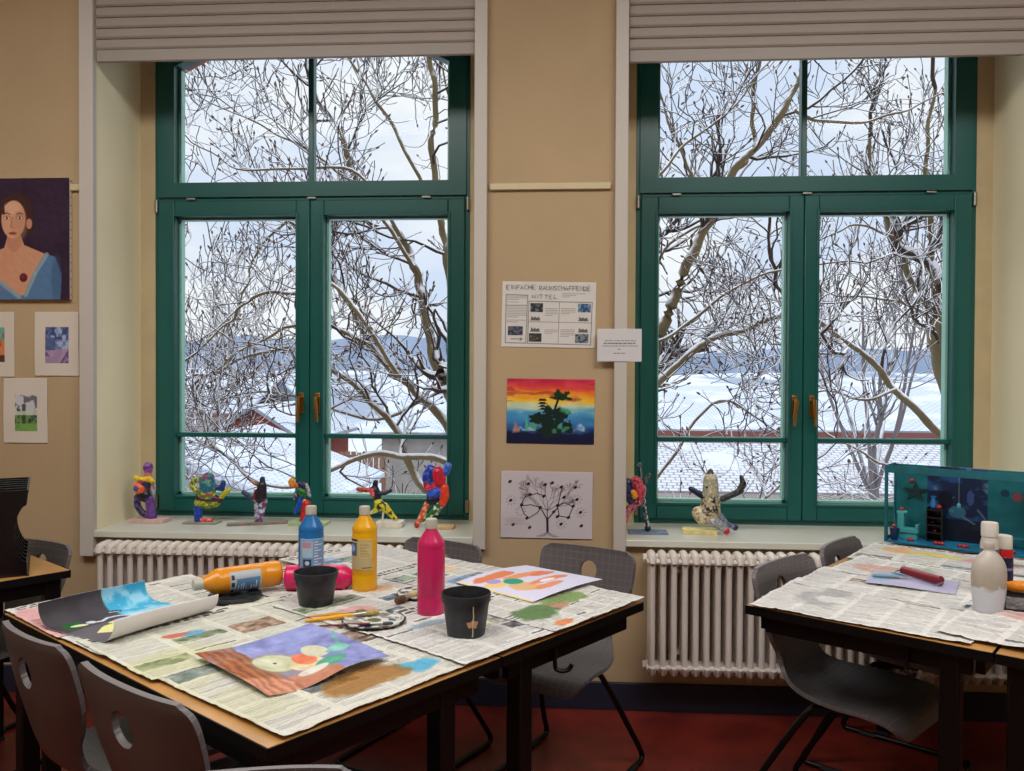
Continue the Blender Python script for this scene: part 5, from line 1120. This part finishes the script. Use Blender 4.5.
bark = snow_mat('snowy_bark', '5c503e', '857858', .22, .55, 14); twig_m = snow_mat('snowy_twig', '352e2a', '54493f', -.05, .28, 20); bud_m = mat('bud_brown', '5c4034', .5, var=.2)
far_twig = snow_mat('far_twig', '6a6264', '7c7474', .15, .6, 6)
class Fast:
    def __init__(s): s.V = []; s.F = []; s.n = 0
    def tube(s, P, R_, n):
        P = np.asarray(P); k = len(P); T = np.gradient(P, axis=0); T /= np.linalg.norm(T, axis=1)[:, None]+1e-9
        a = np.tile(np.array([0., 0, 1.]), (k, 1)); bad = abs(T[:, 2]) > .95; a[bad] = (1, 0, 0)
        A = np.cross(T, a); A /= np.linalg.norm(A, axis=1)[:, None]+1e-9; B_ = np.cross(A, T)
        th = np.arange(n)*2*PI/n; R_ = np.asarray(R_)[:, None, None]
        ring = P[:, None, :]+R_*(A[:, None, :]*np.cos(th)[None, :, None]+B_[:, None, :]*np.sin(th)[None, :, None]); s.V.append(ring.reshape(-1, 3))
        i = np.arange(k-1)[:, None]; j = np.arange(n)[None, :]; j2 = (j+1) % n
        F = np.stack([i*n+j, (i+1)*n+j, (i+1)*n+j2, i*n+j2], -1).reshape(-1, 4)+s.n; s.F.append(F); s.n += k*n
    def build(s, name, m, parent, smooth=True):
        V = np.concatenate(s.V); F = np.concatenate(s.F); me = bpy.data.meshes.new(name)
        me.vertices.add(len(V)); me.vertices.foreach_set('co', V.astype(np.float32).ravel()); me.loops.add(F.size); me.loops.foreach_set('vertex_index', F.astype(np.int32).ravel())
        me.polygons.add(len(F)); me.polygons.foreach_set('loop_start', np.arange(0, F.size, 4, dtype=np.int32)); me.polygons.foreach_set('loop_total', np.full(len(F), 4, dtype=np.int32)); me.update(calc_edges=True); me.validate()
        me.materials.append(m); me.shade_smooth(); o = bpy.data.objects.new(name, me); COL.objects.link(o); o.parent = parent; return o
def sprout(rs, p, d, L_, r0, lvl, F, buds, mx, up=.10, wig=.22, kids=(5, 3), minr=.003):
    """grow one branch with its side shoots; F[lvl] collects tubes"""
    k = max(4, int(L_/(.10 if lvl < 2 else .055))); k = min(k, 16); st = L_/k; P = [p]; q = np.array(d, float)
    for i in range(k):
        q = q+rs.normal(size=3)*wig*(st/.1)**.5*np.array([1, 1, .8])+np.array([0, 0, up*(.4+1.6*i/k)]); q /= np.linalg.norm(q); P.append(P[-1]+q*st)
    P = np.array(P); R_ = np.linspace(r0, max(minr, r0*.38), len(P)); F[min(lvl, 2)].tube(P, R_, 6 if lvl < 2 else 5)
    if lvl >= mx: 
        if rs.rand() < .35: buds.append((P[-1], q))
        return
    nk = int(round(kids[min(lvl-1, len(kids)-1)]*L_/(.9 if lvl == 1 else .45)))+1
    for i in range(nk):
        t = rs.uniform(.12, .97); j = int(t*k); base = P[j]*(1-(t*k-j))+P[min(k, j+1)]*(t*k-j); dr = P[min(k, j+1)]-P[j]; dr /= np.linalg.norm(dr)+1e-9
        s = rs.normal(size=3); s -= dr*s.dot(dr); s /= np.linalg.norm(s); a = rs.uniform(.5, 1.1); nd = dr*math.cos(a)+s*math.sin(a)+np.array([0, 0, .12]); nd /= np.linalg.norm(nd)
        sprout(rs, base, nd, L_*rs.uniform(.32, .62)*(1.15-.5*t), max(minr, R_[j]*.62), lvl+1, F, buds, mx, up, wig, kids, minr)
    if rs.rand() < .6: buds.append((P[-1], q))
def tree(name, limbs, label, seed, base, kids=(5, 3), dens=2.3, mx=3, Lr=(.7, 1.5), mats_=(bark, twig_m), minr=.0036, up=.09, wig=.30, bud=True, cat='tree', rscale=1, zmin=-.6):
    rs = np.random.RandomState(seed); root = empty(name, base, label=label, cat=cat); F = [Fast(), Fast(), Fast()]; buds = []; B = np.array(base)
    for pts, r0, r1 in limbs:
        P = np.array(smooth_path([tuple(q) for q in pts], 6)); n = len(P); k = np.arange(n); P = P+np.stack([np.sin(k*1.3+seed)*.008, np.cos(k*.9)*.02, np.sin(k*.8+2)*.008], 1)
        R_ = np.linspace(r0, r1, n)*(.72 if pts[0][2] > -1 else 1)*(1+.04*np.sin(k*1.9)); F[0].tube(P-B, R_, 10)
        seg = np.linalg.norm(np.diff(P, axis=0), axis=1); Ltot = seg.sum(); cnt = int(Ltot*dens)
        if pts[0][2] < -2: cnt = int(cnt*.35)
        for i in range(cnt):
            t = rs.uniform(.12, 1); f = t*(n-1); j = min(n-2, int(f)); p = P[j]+(P[j+1]-P[j])*(f-j)
            if p[2] < zmin: continue
            dr = P[j+1]-P[j]; dr /= np.linalg.norm(dr); s = rs.normal(size=3); s[1] *= .75; s -= dr*s.dot(dr); s /= np.linalg.norm(s); a = rs.uniform(.6, 1.25)
            nd = dr*math.cos(a)+s*math.sin(a); nd[2] = nd[2]*.7+.06; nd /= np.linalg.norm(nd); ro = max(minr*1.6, min(.02*rscale, R_[j]*.5))
            sprout(rs, p-B, nd, rs.uniform(*Lr), ro, 1, F, buds, mx, up, wig, kids, minr)
        dr = P[-1]-P[-2]; dr /= np.linalg.norm(dr); sprout(rs, P[-1]-B, dr, rs.uniform(*Lr), r1, 1, F, buds, mx, up, wig, kids, minr)
    F[0].build('trunk_and_limbs', mats_[0], root); F[1].build('branches', mats_[1], root); tag(F[2].build('twigs', mats_[1], root), kind='stuff')
    if bud:
        G_ = Fast()
        for p, q in buds: q = q/np.linalg.norm(q); G_.tube([p-q*.004, p+q*.006, p+q*.018, p+q*.030], [.004, .0085, .0075, .001], 5)
        tag(G_.build('buds', bud_m, root), kind='stuff')
    return root
def LB(y, *pts): return [tuple(aty(a, b, y+(c[0] if (c := r_) else 0))) for a, b, *r_ in pts]
g = lambda y, pts: [tuple(aty(px, py, y+(dy[0] if dy else 0))) for px, py, *dy in pts]
# chestnut behind the wall pillar: limbs fan to both sides
tb = (.05, 3.6, -4.6)
LA = [
 ([tb, (.0, 3.6, -2.5), (-.12, 3.55, -.6), (-.30, 3.4, .9)], .24, .16),
 ([tb[:2]+(-1.5,), (.10, 3.65, .2), (.35, 3.7, 1.3), (.62, 3.7, 2.2)], .18, .07),
 (g(2.9, [(520, 560), (470, 485), (449, 430), (425, 400), (400, 378), (371, 346), (353, 310), (331, 275), (318, 240)]), .060, .022),
 (g(3.2, [(500, 470), (449, 395), (431, 344), (422, 295), (414, 267), (403, 239), (382, 216), (356, 180), (340, 130)]), .065, .026),
 (g(3.4, [(470, 380), (452, 300), (446, 248), (440, 218), (432, 150), (436, 100), (428, 50)]), .05, .03),
 (g(2.6, [(520, 500), (448, 463), (397, 455), (362, 456), (329, 472), (290, 488), (250, 480)]), .045, .014),
 (g(2.8, [(480, 520), (419, 483), (402, 441), (380, 410), (340, 375), (300, 350), (262, 352), (215, 372)]), .05, .014),
 (g(2.7, [(371, 346), (330, 325), (294, 325), (272, 335), (240, 352), (200, 380)]), .026, .010),
 (g(2.5, [(400, 378), (340, 290), (295, 293), (260, 294), (241, 308), (224, 327), (195, 352)]), .026, .009),
 (g(3.0, [(331, 275), (300, 235), (285, 222), (253, 260), (246, 290), (228, 320)]), .022, .008),
 (g(2.9, [(414, 267), (370, 200), (330, 165), (290, 140), (250, 120), (215, 95)]), .024, .008),
 (g(2.6, [(403, 239), (360, 175), (300, 168), (245, 170), (205, 150)]), .022, .008),
 (g(3.3, [(440, 218), (400, 140), (370, 90), (345, 55), (320, 30)]), .026, .010),
 (g(3.0, [(425, 400), (370, 420), (310, 400), (250, 392), (200, 408)]), .022, .008),
 (g(3.5, [(446, 248), (470, 180), (455, 120), (440, 60)]), .022, .010),
]
tree('chestnut_tree', LA, 'snow laden chestnut tree filling the left window, its trunk behind the pillar', 4, tb, dens=3.1)
LBm = [
 ([(.05, 4.6, -4.6), (.15, 4.6, -2), (.45, 4.4, .2), (.62, 4.2, 1.2)], .20, .12),
 (g(3.2, [(630, 430), (657, 344), (674, 299), (693, 252), (712, 216), (734, 172), (774, 125), (796, 85), (812, 40)]), .075, .028),
 (g(3.2, [(734, 172), (748, 158), (755, 144), (752, 110), (759, 60), (765, 20)]), .03, .018),
 (g(2.9, [(625, 410), (656, 386), (700, 345), (738, 331), (782, 317), (815, 330)]), .050, .022),
 (g(2.7, [(630, 350), (680, 330), (730, 290), (790, 268), (850, 262)]), .022, .009),
 (g(3.4, [(640, 300), (665, 250), (700, 225), (690, 240)]), .022, .012),
 (g(2.8, [(796, 110), (815, 120), (860, 122), (900, 112), (940, 95)]), .022, .008),
 (g(3.0, [(712, 216), (690, 170), (668, 120), (655, 70)]), .022, .009),
 (g(2.6, [(640, 200), (680, 150), (730, 110), (770, 60)]), .018, .008),
 (g(3.0, [(650, 490), (690, 430), (720, 400), (760, 420), (790, 440)]), .02, .008),
 (g(2.6, [(640, 495), (700, 515), (760, 500), (800, 470)]), .025, .010),
]
tree('chestnut_tree', LBm, 'snowy branched tree seen in the left half of the right window', 9, (.05, 4.6, -4.6), dens=2.6)
tb = (4.1, 3.9, -4.6)
LC = [
 ([tb, (4.0, 3.9, -1.5), aty(975, 460, 3.9), aty(945, 360, 3.9), aty(938, 318, 3.9)], .22, .075),
 (g(3.9, [(938, 318), (915, 286), (893, 237), (878, 190), (868, 140)]), .045, .018),
 (g(4.1, [(938, 310), (938, 295), (923, 263), (900, 241), (885, 215)]), .04, .018),
 (g(3.7, [(945, 350), (938, 300), (933, 271), (930, 214), (926, 150), (935, 90)]), .045, .018),
 (g(3.4, [(985, 470), (945, 438), (896, 390), (865, 355), (819, 323), (790, 300)]), .055, .020),
 (g(3.6, [(950, 330), (915, 308), (880, 298), (840, 296), (815, 285)]), .02, .008),
 (g(3.2, [(896, 390), (860, 400), (830, 390), (800, 400)]), .02, .008),
 (g(3.3, [(970, 500), (920, 470), (880, 462), (840, 440)]), .025, .009),
 (g(3.5, [(893, 237), (860, 225), (830, 235), (805, 250)]), .018, .007),
]
tree('chestnut_tree', LC, 'moss barked tree leaning in from the right edge of the right window', 14, tb, dens=2.2)
# leafless trees further back
def far_tree(x, y, h, label, seed, spread=.35, n=9):
    rs = np.random.RandomState(seed); z0 = -4.4; limbs = [([(x, y, z0), (x+.1, y, z0+h*.3), (x, y, z0+h*.55)], .09, .05)]
    for i in range(n):
        a = 2*PI*i/n; s = h*spread*rs.uniform(.4, 1); limbs.append(([(x, y, z0+h*.48), (x+math.cos(a)*s*.6, y+math.sin(a)*s*.6, z0+h*.68), (x+math.cos(a)*s, y+math.sin(a)*s, z0+h*rs.uniform(.8, 1))], .05, .014))
    return tree('bare_tree', limbs, label, seed, (x, y, z0), dens=1.5, kids=(3.4, 2), mx=3, Lr=(1.0, 2.0), mats_=(far_twig, far_twig), minr=.007, up=.16, wig=.14, bud=False, rscale=1.4, zmin=z0+h*.66)
far_tree(4.7, 9.5, 8.2, 'fine twigged bare tree rising in the upper right window pane', 21, .24, 6)
far_tree(-9.6, 17.5, 7.4, 'faint bare tree at the left edge of the left window view', 22)

# ------------------------------------------------------------------ light
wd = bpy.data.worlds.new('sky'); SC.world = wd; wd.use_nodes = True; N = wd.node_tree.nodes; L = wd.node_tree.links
bg = N['Background']; tc = N.new('ShaderNodeTexCoord'); sp = N.new('ShaderNodeSeparateXYZ'); L.new(tc.outputs['Generated'], sp.inputs[0])
mp = N.new('ShaderNodeMapping'); mp.inputs['Scale'].default_value = (1.2, 1.2, 3.2); L.new(tc.outputs['Generated'], mp.inputs[0])
nz = N.new('ShaderNodeTexNoise'); nz.inputs['Scale'].default_value = 2.6; nz.inputs['Detail'].default_value = 5; nz.inputs['Roughness'].default_value = .5; L.new(mp.outputs[0], nz.inputs['Vector'])
cr = N.new('ShaderNodeValToRGB'); L.new(nz.outputs['Fac'], cr.inputs['Fac'])
cr.color_ramp.elements[0].position = .40; cr.color_ramp.elements[0].color = (*lin('d0ddf4'), 1)
cr.color_ramp.elements[1].position = .58; cr.color_ramp.elements[1].color = (*lin('f2f4f8'), 1)
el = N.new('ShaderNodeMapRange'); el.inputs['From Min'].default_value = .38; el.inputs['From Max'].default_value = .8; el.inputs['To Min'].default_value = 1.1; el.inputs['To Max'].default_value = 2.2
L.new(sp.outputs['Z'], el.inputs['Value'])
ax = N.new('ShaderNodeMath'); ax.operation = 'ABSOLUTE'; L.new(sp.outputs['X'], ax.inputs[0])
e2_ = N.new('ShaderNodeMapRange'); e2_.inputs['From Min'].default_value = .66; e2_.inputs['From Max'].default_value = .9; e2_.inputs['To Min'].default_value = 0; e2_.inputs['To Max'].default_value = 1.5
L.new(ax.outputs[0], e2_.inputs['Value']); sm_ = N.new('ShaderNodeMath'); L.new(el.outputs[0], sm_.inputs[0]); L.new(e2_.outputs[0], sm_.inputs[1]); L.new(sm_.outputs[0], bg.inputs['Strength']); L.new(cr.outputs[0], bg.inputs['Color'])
def area(name, loc, rot, sx, sy, power, c=(1, 1, 1)):
    l = bpy.data.lights.new(name, 'AREA'); l.shape = 'RECTANGLE'; l.size = sx; l.size_y = sy; l.energy = power; l.color = c
    o = bpy.data.objects.new(name, l); COL.objects.link(o); o.location = loc; o.rotation_euler = rot; return o
for i, x in enumerate((-1.7, 1.5)):  # unseen fill panels under the ceiling, added to brighten tables and reveals
    area('added_room_fill', (x, -2.3, 3.55), (0, 0, 0), 2.4, 1.2, 78, (1, .98, .95))
area('added_room_fill', (0, -4.9, 3.55), (0, 0, 0), 2.4, 1.2, 10, (1, .94, .88))  # weaker fill panel added behind the camera
sl = bpy.data.lights.new('hazy_sun', 'SUN'); sl.energy = 1.0; sl.angle = math.radians(35); sl.color = (1, .97, .93)
so = bpy.data.objects.new('hazy_sun', sl); COL.objects.link(so)
so.rotation_euler = Vector((.10, -.75, -.62)).to_track_quat('-Z', 'Y').to_euler(); so.location = (0, 8, 8)
SC.view_settings.view_transform = 'Standard'; SC.view_settings.look = 'None'; SC.view_settings.gamma = 1; SC.view_settings.exposure = 0
SC.view_settings.use_curve_mapping = False
SC.cycles.use_denoising = True; SC.cycles.max_bounces = 10; SC.cycles.transparent_max_bounces = 16; SC.cycles.sample_clamp_indirect = 6
